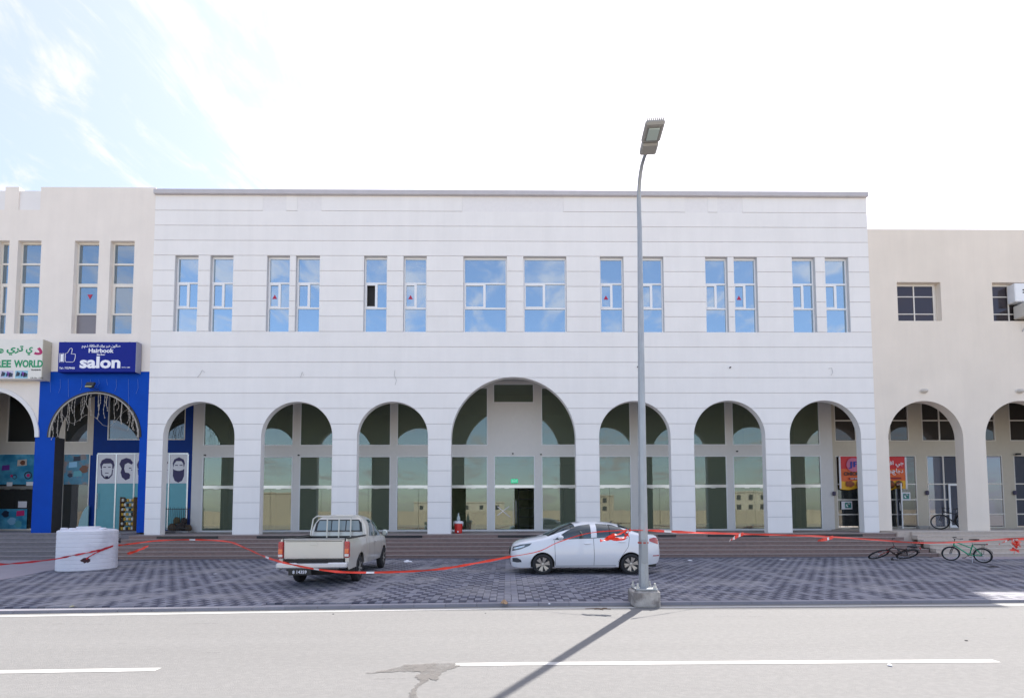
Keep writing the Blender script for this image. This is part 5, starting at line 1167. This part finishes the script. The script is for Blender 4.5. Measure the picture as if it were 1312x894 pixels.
for s_ in (-1, 1):
    P.side_patch([(1.40, 1.09), (2.25, 1.115)], [(1.42, 1.11), (1.78, 1.47), (2.25, 1.60)], sgn=s_).build('window', CARG, pk, smooth=60)
    P.side_patch([(2.37, 1.12), (2.86, 1.13)], [(2.37, 1.60), (2.72, 1.60)], sgn=s_).build('window', CARG, pk, smooth=60)
    for pl in ([(1.33, .42), (1.33, .7), (1.33, 1.07)], [(2.31, .42), (2.31, .7), (2.31, 1.08)], [(2.93, .42), (2.93, .7), (2.93, 1.08)]):
        P.side_patch([(x - .006, z) for x, z in pl], [(x + .006, z) for x, z in pl], sgn=s_, off=.003, n=8, m=1).build('door_seam', TRIM, pk)
    MB().rbox((2.18, s_ * (P.side(2.18, .95) + .02), .95), (.17, .03, .035), b=.01).build('door_handle', PKD, pk)
    MB().rbox((1.50, s_ * 1.0, 1.17), (.11, .20, .2), b=.05).build('wing_mirror', mat('mirror_shell', (.45, .5, .48), .25, metal=.4), pk, smooth=40)
    P.side_patch([(.08, .70), (.4, .76)], [(.08, .86), (.42, .92)], sgn=s_, off=.008, n=4, m=2).build('headlight', LAMPC, pk)
    # flank of the load bed with a round wheel cut-out
    m = MB(); cx_, cz_, R0 = 3.985, .345, .42; W = .86
    X = [3.24] + [round(cx_ - R0 * math.cos(PI * k / 18), 4) for k in range(19)] + [4.7, 5.0, 5.08]
    prof = lambda t: W * (.955 + .045 * math.sin(min(1, t * 1.4) * PI / 2))
    for i, x in enumerate(X):
        zl = .42
        if abs(x - cx_) < R0: zl = max(zl, cz_ + math.sqrt(max(0, R0 ** 2 - (x - cx_) ** 2)))
        flare = .035 * math.exp(-((x - cx_) / .5) ** 2)
        for k in range(9): z = zl + (1.14 - zl) * k / 8; t = (1.14 - z) / .72; m.v.append((x, s_ * (prof(t) + flare * math.sin(min(1, t * 1.2) * PI)), z))
        m.v.append((x, s_ * (W - .07), 1.165)); m.v.append((x, s_ * (W - .09), 1.05))
        m.v.append((x, s_ * (W - .09), .62))
    K = 12
    for i in range(len(X) - 1):
        for k in range(K - 1): a = i * K + k; m.f.append((a, a + K, a + K + 1, a + 1)); m.m.append(0)
    m.f.append(tuple((len(X) - 1) * K + k for k in range(K))); m.m.append(0); m.f.append(tuple(range(K))[::-1]); m.m.append(0); m.fix = True
    m.build('bed_side', PK, pk, smooth=35)
    MB().box(3.26, 5.06, s_ * .81 - .025, s_ * .81 + .025, 1.158, 1.185).build('bed_rail', TRIM, pk)
    # lights
    lt = MB().rbox((5.075, s_ * .815, .90), (.09, .125, .39), b=.02).build('tail_light', LAMPR, pk)
    MB().rbox((5.118, s_ * .815, .865), (.02, .10, .11), b=.004).build('indicator', LAMPO, lt); MB().rbox((5.118, s_ * .815, .765), (.02, .10, .06), b=.004).build('reversing_lamp', mat('lamp_white', (.7, .68, .64), .15, coat=1), lt)
    MB().rbox((4.45, s_ * .72, .40), (.03, .22, .32), b=.008).build('mud_flap', TRIM, pk)
    wheel(pk, .92, s_ * .76, .345, .345, .2, mat('steel_rim', (.42, .41, .38), .4, metal=.6), 6, out=s_, twin=False, hub=.56); wheel(pk, 3.985, s_ * .76, .345, .345, .2, MATS['steel_rim'], 6, out=s_, twin=False, hub=.56)
m = MB(); m.rbox((5.06, 0, .91), (.07, 1.49, .46), b=.02); tgt = m.build('tailgate', PK, pk, smooth=30)
MB().rbox((5.06, 0, 1.15), (.085, 1.50, .03), b=.01).build('tailgate_cap', mat('cap_grey', (.42, .41, .38), .5), tgt)
MB().rbox((5.10, 0, 1.04), (.012, .19, .06), b=.003).build('tailgate_handle', PK, tgt)
MB().box(5.096, 5.099, -.70, .70, 1.092, 1.106).build('pressed_line', TRIM, tgt)
MB().box(3.31, 5.02, -.74, .74, .62, .66).build('bed_floor', TRIM, pk); MB().box(3.26, 3.30, -.77, .77, .62, 1.15).build('bed_front', TRIM, pk)
for s_ in (-1, 1): MB().box(3.30, 5.02, s_ * .755 - .01, s_ * .755 + .01, .66, 1.155).build('bed_liner', TRIM, pk)
MB().rbox((5.0, 0, .635), (.14, 1.45, .06), b=.01).build('tail_gap', TRIM, pk)
bm_ = MB().rbox((5.20, 0, .54), (.16, 1.72, .13), b=.03).build('rear_bumper', PKD, pk, smooth=30)
MB().box(5.10, 5.27, -.35, .40, .608, .614).build('step_pad', TRIM, bm_)
MB().rbox((5.24, -.28, .40), (.03, .55, .16), b=.006).build('number_plate', TRIM, pk); 
tp = text('8 14359', .105, WLET, pk, (5.258, -.28, .36), bold=.01, rz=90); tp.name = 'plate_number'
MB().rbox((5.16, -.25, .47), (.1, .75, .1), b=.01).build('tow_bar', TRIM, pk)
# rear cab window, framed, with the load guard
rw_ = MB()
def cabp(y, z): return None
xb = lambda z: 3.16 - (z - 1.36) * .25 if z > 1.36 else 3.16 + (1.36 - z) * .2
rim = [(-.70, 1.27), (.70, 1.27), (.66, 1.50), (.58, 1.60), (-.58, 1.60), (-.66, 1.50)]
m = MB(); m.add([(xb(z) + .022, y, z) for y, z in rim], [tuple(range(6))]); m.fix = True; rwn = m.build('rear_window', TRIM, pk)
for (ya, yb_) in ((-.62, -.225), (-.195, .195), (.225, .62)):
    q = [(ya, 1.30), (yb_, 1.30), (yb_ * (.97 if yb_ > .5 else 1), 1.46), (yb_ * (.92 if yb_ > .5 else 1), 1.57), (ya * (.92 if ya < -.5 else 1), 1.57), (ya * (.97 if ya < -.5 else 1), 1.46)]
    MB().add([(xb(z) + .028, y, z) for y, z in q], [tuple(range(6))]).build('pane', mat('cab_glass', (.24, .30, .31), .05, coat=.8), rwn)
gd = MB(); gx = 3.30
gd.tube([(gx, -.78, 1.08), (gx - .03, -.70, 1.62), (gx - .04, -.60, 1.695), (gx - .04, .60, 1.695), (gx - .03, .70, 1.62), (gx, .78, 1.08)], .024, n=8)
gds = gd.build('load_guard', PK, pk, smooth=50)
for y in (-.30, .04, .38): MB().tube([(gx, y, 1.10), (gx - .04, y, 1.69)], .02, n=8).build('bar', PK, gds, smooth=50)
for y in (-.35, .35): MB().rbox((2.6, y, 1.32), (.12, .45, .62), b=.05).build('seat_back', TRIM, pk)
tape_spare = MB().lathe([(.2, -.09), (.33, -.09), (.345, 0), (.33, .09), (.2, .09)], n=24, c=(4.55, 0, .36), axis='Z').build('spare_wheel', RUBBER, pk, smooth=40)

# ------------------------------------------------------------------ bicycles
def bicycle(loc, rz, lean, r, frame_m, label, rack=False, steer=0., step=False, sc_=1., red=False):
    b = empty('bicycle', loc, rz); b.rotation_euler = (lean, 0, rz); b.scale = (sc_,) * 3; tag(b, label, 'bicycle')
    WB = 1.02; fx, rx = WB / 2, -WB / 2
    def cyc_wheel(name, x):
        m = MB(); m.tube([(r * math.cos(2 * PI * k / 28), 0, r * math.sin(2 * PI * k / 28)) for k in range(28)], .029, n=6, closed=True); w_ = m.build('wheel', RUBBER, b, smooth=60); w_.location = (x, 0, r + .024)
        MB().tube([((r - .03) * math.cos(2 * PI * k / 28), 0, (r - .03) * math.sin(2 * PI * k / 28)) for k in range(28)], .012, n=4, closed=True).build('rim', STEEL if not red else BLACK, w_)
        m = MB()
        for k in range(16): a = 2 * PI * k / 16; m.tube([(.02 * math.cos(a + .6), .02 * (-1) ** k, .02 * math.sin(a + .6)), ((r - .03) * math.cos(a), 0, (r - .03) * math.sin(a))], .003, n=3, caps=False)
        m.tube([(0, -.045, 0), (0, .045, 0)], .022, n=8); m.build('spokes', STEEL, w_); return w_
    cyc_wheel('rear', rx); fw = cyc_wheel('front', fx); fw.rotation_euler.z = steer
    z = r + .024; bb = (-.10, 0, z - .02); st_ = (-.24, 0, z + .42); hd = (.34, 0, z + .50); hd2 = (.37, 0, z + .36)
    m = MB(); m.tube([bb, st_], .021); m.tube([bb, hd2], .027)
    m.tube([(st_[0] * .85, 0, st_[2] - (.16 if step else .06)), hd], .023)
    for s_ in (-1, 1): m.tube([bb, (rx, s_ * .05, z)], .015); m.tube([(st_[0], 0, st_[2] - .06), (rx, s_ * .05, z)], .013)
    m.tube([(hd[0] - .01, 0, hd[2] + .04), (hd2[0] + .01, 0, hd2[2] - .04)], .024); m.build('frame', frame_m, b, smooth=60)
    m = MB()
    for s_ in (-1, 1): m.tube([(hd2[0], s_ * .05, hd2[2] - .03), (fx - .02, s_ * .055, z + .1), (fx, s_ * .05, z)], .014)
    m.tube([(hd[0], 0, hd[2]), (hd[0] - .03, 0, hd[2] + .12)], .014); m.build('fork', BLACK if not red else mat('fork_red', (.3, .02, .02), .5), b, smooth=60)
    ca, sa = math.cos(steer), math.sin(steer)
    hp = [(-.06, -.29, .02), (0, -.2, .03), (.03, 0, .0), (0, .2, .03), (-.06, .29, .02)]
    MB().tube([(hd[0] - .03 + x * ca - y * sa, x * sa + y * ca, hd[2] + .12 + q) for x, y, q in hp], .012, n=6).build('handlebar', BLACK, b, smooth=60)
    for e in (0, 4): x, y, q = hp[e]; MB().tube([(hd[0] - .03 + (x + dx) * ca - y * sa, (x + dx) * sa + y * ca, hd[2] + .12 + q) for dx in (0, -.09)], .018, n=6).build('grip', BLACK, b)
    MB().tube([st_, (st_[0] - .03, 0, st_[2] + .14)], .013).build('seat_post', STEEL, b)
    m = MB(); m.v = [(x + st_[0] - .06, y, q + st_[2] + .17) for x, y, q in ((-.13, -.08, 0), (-.13, .08, 0), (.02, .045, 0), (.16, .02, 0), (.16, -.02, 0), (.02, -.045, 0), (-.13, -.06, .05), (-.13, .06, .05), (.02, .03, .045), (.16, .01, .03), (.16, -.01, .03), (.02, -.03, .045))]
    m.f = [(0, 1, 2, 3, 4, 5), (6, 7, 8, 9, 10, 11)] + [(i, (i + 1) % 6, (i + 1) % 6 + 6, i + 6) for i in range(6)]; m.m = [0] * 8; m.fix = True; m.build('saddle', BLACK, b)
    m = MB(); m.tube([(bb[0] + .09 * math.cos(2 * PI * k / 16), -.05, bb[2] + .09 * math.sin(2 * PI * k / 16)) for k in range(16)], .008, n=4, closed=True); m.tube([(bb[0], -.09, bb[2]), (bb[0], .09, bb[2])], .014, n=6)
    m.tube([(bb[0], -.05, bb[2] + .09), (rx, -.05, z + .03)], .005, n=3); m.tube([(bb[0], -.05, bb[2] - .09), (rx, -.05, z - .03)], .005, n=3); m.build('crankset', BLACK, b)
    for s_ in (-1, 1): MB().tube([(bb[0], s_ * .08, bb[2]), (bb[0] + s_ * .12, s_ * .09, bb[2] - s_ * .10)], .009, n=5).build('crank', BLACK, b); MB().rbox((bb[0] + s_ * .12, s_ * .14, bb[2] - s_ * .10), (.09, .09, .02), b=.004).build('pedal', BLACK, b)
    if rack:
        m = MB()
        for s_ in (-1, 1): m.tube([(st_[0] - .02, s_ * .05, st_[2] + .0), (rx - .16, s_ * .06, st_[2] + .02)], .009, n=5); m.tube([(rx, s_ * .06, z), (rx - .05, s_ * .06, st_[2] + .01)], .008, n=5)
        for k in range(4): m.tube([(st_[0] - .08 - .1 * k, -.06, st_[2]), (st_[0] - .08 - .1 * k, .06, st_[2])], .007, n=4)
        m.build('rear_rack', BLACK, b)
        m = MB(); R1 = r + .055
        for k in range(12):
            a0, a1 = PI * (.15 + .75 * k / 12), PI * (.15 + .75 * (k + 1) / 12); p = lambda a, y: (rx + R1 * math.cos(a), y, z + R1 * math.sin(a)); m.quad(p(a0, -.03), p(a1, -.03), p(a1, .03), p(a0, .03))
        m.build('mudguard', BLACK, b); MB().rbox((rx - .17, 0, st_[2] + .03), (.03, .07, .05), b=.008).build('rear_reflector', LAMPR, b)
    MB().tube([(-.22, .06, z - .02), (-.26, .2, .0)], .008, n=5).build('kickstand', STEEL, b)
    return b
fr, rr2 = Vector(onZ(1217, 718)), Vector(onZ(1263, 721.5)); mid = (fr + rr2) / 2; d_ = fr - rr2
bicycle((mid.x, mid.y, .012), math.atan2(d_.y, d_.x), -.12, .27, mat('bike_green', (.0, .30, .14), .35, coat=.5), 'green bicycle with a rear rack standing on the car park below the beige steps', rack=True, steer=.8, step=True, sc_=.89)
bicycle((14.35, 17.15, .03), PI - .06, -.98, .32, mat('bike_rust', (.06, .035, .03), .6), 'rusty brown bicycle lying against the lower granite steps', rack=True, steer=.1, red=True)
bx_ = PX(1225, 21.3, 680)
bicycle((bx_, 21.45, .985), PI - .12, .1, .34, BLACK, 'black bicycle standing in the first beige arch by the glass door', rack=True, steer=-.95)

# ------------------------------------------------------------------ barrier tape
TR = mat('tape_red', (.80, .05, .02), .35); TW = mat('tape_white', (.8, .74, .72), .35)
def P3(px, py, Y): x, z = onY(px, py, Y); return Vector((x, Y, z))
def ribbon(pts, w_, seed=0, twist=.5, every=0, sub=6):
    random.seed(seed); P_ = []
    for i in range(len(pts) - 1):
        p0, p1, p2, p3 = pts[max(0, i - 1)], pts[i], pts[i + 1], pts[min(len(pts) - 1, i + 2)]
        for k in range(sub):
            t = k / sub; P_.append(.5 * ((2 * p1) + (p2 - p0) * t + (2 * p0 - 5 * p1 + 4 * p2 - p3) * t * t + (3 * p1 - p0 - 3 * p2 + p3) * t ** 3))
    P_.append(pts[-1]); m = MB(); ph = random.uniform(0, 6)
    for i, p in enumerate(P_):
        a = twist * math.sin(i * .37 + ph) + .35 * math.sin(i * 1.3 + ph); u = Vector((0, math.sin(a), math.cos(a))) * w_ / 2 * (1 - .3 * abs(math.sin(i * .9 + ph))); m.v += [tuple(p - u), tuple(p + Vector((0, .008, 0))), tuple(p + u)]
    for i in range(len(P_) - 1):
        a = i * 3; mi = 1 if every and random.random() < .35 / every else 0; m.f += [(a, a + 3, a + 4, a + 1), (a + 1, a + 4, a + 5, a + 2)]; m.m += [mi, mi]
    return m
def crumple(px, py, Y, w_, h_, n, seed, wr=.06):
    random.seed(seed); c = P3(px, py, Y); m = MB()
    for k in range(n):
        p = c + Vector((random.uniform(-w_, w_), random.uniform(-.08, .08), random.uniform(-h_, h_))); d = Vector((random.uniform(-1, 1), random.uniform(-.4, .4), random.uniform(-.8, .8))).normalized(); e = d.orthogonal().normalized() * wr; q = p + d * random.uniform(.08, .2)
        m.v += [tuple(p - e), tuple(p + e), tuple(q + e * .7), tuple(q - e * .9)]; o = len(m.v) - 4; m.f.append((o, o + 1, o + 2, o + 3)); m.m.append(1 if random.random() < .22 else 0)
    return m
tp = empty('barrier_tape', (2.62, 8.92, 1.3)); tag(tp, 'red barrier tape sagging from the lamp pole past both vehicles to the tank', 'barrier tape')
pole_s = P3(824, 679, 8.81)
put(ribbon([pole_s, P3(800, 679, 9.0), P3(755, 682.5, 9.2), P3(716, 694, 9.4), P3(690, 706, 9.5), P3(655, 712.5, 9.6)], .022, 1).build('tape_span', [TR, TW], tp), tp)
put(ribbon([P3(655, 712.5, 9.6), P3(610, 721, 9.7), P3(560, 729, 9.8), P3(500, 732.5, 9.9), P3(440, 732.5, 10.0), P3(395, 727, 10.1), P3(362, 720, 10.3)], .058, 2, every=11).build('tape_span', [TR, TW], tp), tp)
put(ribbon([P3(362, 720, 10.3), P3(340, 713, 11.2), P3(315, 702, 12.8), P3(292, 693.5, 14.6), P3(250, 691, 15.4), P3(205, 692, 15.6), P3(178, 695, 15.6), P3(158, 697.5, 15.5), P3(148, 698.5, 15.45)], .060, 3, every=9).build('tape_span', [TR, TW], tp), tp)
put(ribbon([pole_s + Vector((0, -.16, .03)), pole_s + Vector((0, -.18, -.05)), P3(810, 696, 8.85)], .05, 4).build('tape_end', [TR, TW], tp), tp) if False else None
for q_, (pl_, w_) in enumerate((([(808, 678.5), (797, 682), (786, 687), (775, 691.5), (769, 692)], .09), ([(806, 681), (800, 688), (788, 690), (776, 689)], .075), ([(803, 678), (793, 684), (783, 685), (772, 692)], .06), ([(800, 683), (806, 687), (797, 691), (784, 691.5)], .05))):
    put(ribbon([P3(x, y, 9.05 - .02 * q_) for x, y in pl_], w_, 30 + q_, twist=1.3, every=3, sub=4).build('tape_knot', [TR, TW], tp), tp)
tp2 = empty('barrier_tape', (2.72, 8.92, 1.3)); tag(tp2, 'red barrier tape stretched from the lamp pole towards the green bicycle', 'barrier tape')
put(ribbon([pole_s + Vector((.1, 0, 0)), P3(880, 681.5, 9.3), P3(945, 683.5, 10.2), P3(1000, 685, 11.2), P3(1058, 687, 12.2), P3(1120, 691, 13.2), P3(1180, 695, 14.0), P3(1240, 693.5, 14.6), P3(1298, 689.5, 15.2), P3(1345, 687, 15.6)], .058, 6, every=13).build('tape_span', [TR, TW], tp2), tp2)
put(ribbon([P3(953, 683, 10.2), P3(944, 687, 10.15), P3(935, 692, 10.1)], .09, 7, every=3, sub=4).build('tape_end', [TR, TW], tp2), tp2)
put(ribbon([P3(1068, 687, 12.2), P3(1060, 690, 12.15), P3(1048, 692, 12.1)], .10, 8, every=3, sub=4).build('tape_end', [TR, TW], tp2), tp2)
put(ribbon([P3(1298, 690, 15.2), P3(1288, 693, 15.1), P3(1280, 697, 15.0)], .06, 9, every=2, sub=4).build('tape_end', [TR, TW], tp2), tp2)
put(crumple(1303, 697, 15.1, .14, .22, 30, 10, .045).build('tape_knot', [TR, TW], tp2), tp2)
tp3 = empty('barrier_tape', (-13.4, 14.1, .9)); tag(tp3, 'dark red barrier tape tied to the hole in the white water tank', 'barrier tape')
put(ribbon([tank_pt(145, 699, .02), tank_pt(130, 703.5, .02), tank_pt(115, 707, .02), tank_pt(100, 710, .02), tank_pt(85, 713, .03), P3(69, 716, 13.9), P3(35, 720, 13.0), P3(0, 722.5, 12.4), P3(-60, 723, 12.0)], .07, 12, twist=.9).build('tape_span', [mat('tape_dark_red', (.50, .02, .03), .4), TR], tp3), tp3)
put(ribbon([tank_pt(145, 699, .02), tank_pt(136, 702.5, .02), tank_pt(127, 706, .02), tank_pt(118, 710.5, .02), tank_pt(110, 716, .01)], .06, 13, twist=.5).build('tape_span', [MATS['tape_dark_red'], TR], tp3), tp3)
tp4 = tag(ribbon([P3(190, 699, 15.2), P3(182, 702.5, 15.15), P3(172, 706.5, 15.1), P3(163, 709, 15.1)], .10, 14, every=4, sub=4).build('tape_scrap', [TR, TW], None), 'loose red and white tape end fluttering over the steps beside the tank', 'tape')

# ------------------------------------------------------------------ small litter
def crumpled(px, py, s_, m_, label, cat, seed, flat=.5, name='crumpled_paper'):
    x, y = onZ(px, py); random.seed(seed); m = MB(); n = 8; base = 0
    m.lathe([(.3 * s_, 0), (s_, .12 * s_ * flat), (.85 * s_, .5 * s_ * flat), (.3 * s_, .8 * s_ * flat)], n=n); m.v = [(a * random.uniform(.55, 1.3), b_ * random.uniform(.4, .9), max(0, c_ * random.uniform(.5, 1.4))) for a, b_, c_ in m.v]
    o = m.build(name, m_, None, loc=(x, y, .004), rz=seed); tag(o, label, cat); return o
crumpled(522, 720, .16, WLET, 'crumpled white paper on the paving behind the pickup front wheel', 'litter', 3)
crumpled(646, 773, .09, mat('leaf_tan', (.42, .27, .16), .8), 'tan scrap of cardboard on the kerb in front of the white car', 'litter', 5, .8, name='cardboard_scrap')
crumpled(704, 773.5, .03, WLET, 'tiny white scrap of paper on the kerb left of the lamp block', 'litter', 6, name='paper_scrap')
crumpled(92, 777, .05, mat('straw', (.42, .40, .25), .8), 'small straw coloured scrap on the kerb at the left', 'litter', 8, name='paper_scrap')
crumpled(1272, 726, .16, BLACK, 'flat black plastic bag on the paving behind the green bicycle', 'litter', 9, .25, name='plastic_bag')
crumpled(884, 718, .14, WLET, 'flat white scrap nearest the foot of the granite steps', 'litter', 11, .2, name='paper_scrap'); crumpled(1003, 717, .14, PAPER, 'flat white scrap below the steps left of the rusty bicycle', 'litter', 12, .2, name='paper_scrap'); crumpled(276, 735, .05, PAPER, 'tiny pale scrap in the middle of the paving left of the pickup', 'litter', 13, .3, name='paper_scrap')
x, y = onZ(765, 780, -.05); m = MB()
for k, (a, b_, c_, d__) in enumerate(((-.22, .03, .25, -.02), (-.05, .0, .1, -.08), (.05, -.01, .2, .06))): m.tube([(a, b_, .008), ((a + c_) / 2, (b_ + d__) / 2 + .02, .016), (c_, d__, .008)], .007, n=4)
tag(m.build('dry_twig', mat('twig_brown', (.09, .05, .03), .9), None, loc=(x, y, -.052)), 'dry brown twig on the road edge line left of the lamp', 'twig')
for k, (px, py, s_, mm_, lab) in enumerate(((1238, 820, .018, BLACK, 'tiny dark stone on the road at the right'), (1140, 852, .03, PAPER, 'small pale flat chip just under the dashed line'), (622, 785, .012, BLACK, 'speck of black grit on the road above the brown stain'), (427, 786, .015, BLACK, 'dark grit speck on the road below the pickup'))):
    x, y = onZ(px, py, -.05); o = MB().rbox((0, 0, s_ * .3), (s_ * 2, s_ * 1.4, s_ * .6), b=s_ * .3).build('road_chip', mm_, None, loc=(x, y, -.054), rz=k); tag(o, lab, 'chip')

# ------------------------------------------------------------------ the place behind the camera, mirrored in the glass
def far_house(x, y, w_, d_, h_, floors, cols, m_, label):
    o = empty('apartment_block', (x, y, 0)); tag(o, label, 'building', 'blocks across the open lot')
    MB().box(-w_ / 2, w_ / 2, -d_ / 2, d_ / 2, -.3, h_).build('wall', m_, o); MB().box(-w_ / 2 - .15, w_ / 2 + .15, -d_ / 2 - .15, d_ / 2 + .15, h_ - .001, h_ + .35).build('parapet', m_, o)
    base = None
    for f in range(floors):
        for c in range(cols):
            cx = -w_ / 2 + w_ * (c + .5) / cols; cz = h_ * (f + .5) / floors
            if base is None: base = q = MB().box(-.6, .6, -.02, .05, -.7, .7).build('window', GRIGHT, o)
            else: q = base.copy(); col.objects.link(q); q.parent = o
            q.location = (cx, d_ / 2 + .02, cz)
HB = mat('far_beige', (.52, .45, .35), .9, noise_=.06, nscale=.3); HC = mat('far_cream', (.60, .55, .46), .9, noise_=.05, nscale=.3)
for a in ((69, -86, 10, 9, 8.0, 3, 3, HC, 'narrow three-storey cream block across the open lot'), (-67, -90, 8, 9, 8.2, 3, 0, HB, 'plain windowless beige block across the open lot'), (29, -92, 5, 8, 7.4, 3, 1, HB, 'slim beige block beyond the open lot'), (-16, -110, 30, 12, 6.0, 2, 6, HC, 'long low cream block far across the lot')): far_house(*a)
wl_ = empty('boundary_wall', (0, -48, 0)); tag(wl_, 'beige boundary wall along the open lot opposite', 'wall')
for k in range(-12, 12): MB().box(k * 8 + .15, k * 8 + 8 - .15, -.1, .1, -.3, 2.7).build('wall_panel', HB, wl_); MB().box(k * 8 - .15, k * 8 + .15, -.16, .16, -.3, 2.85).build('pier', HB, wl_)
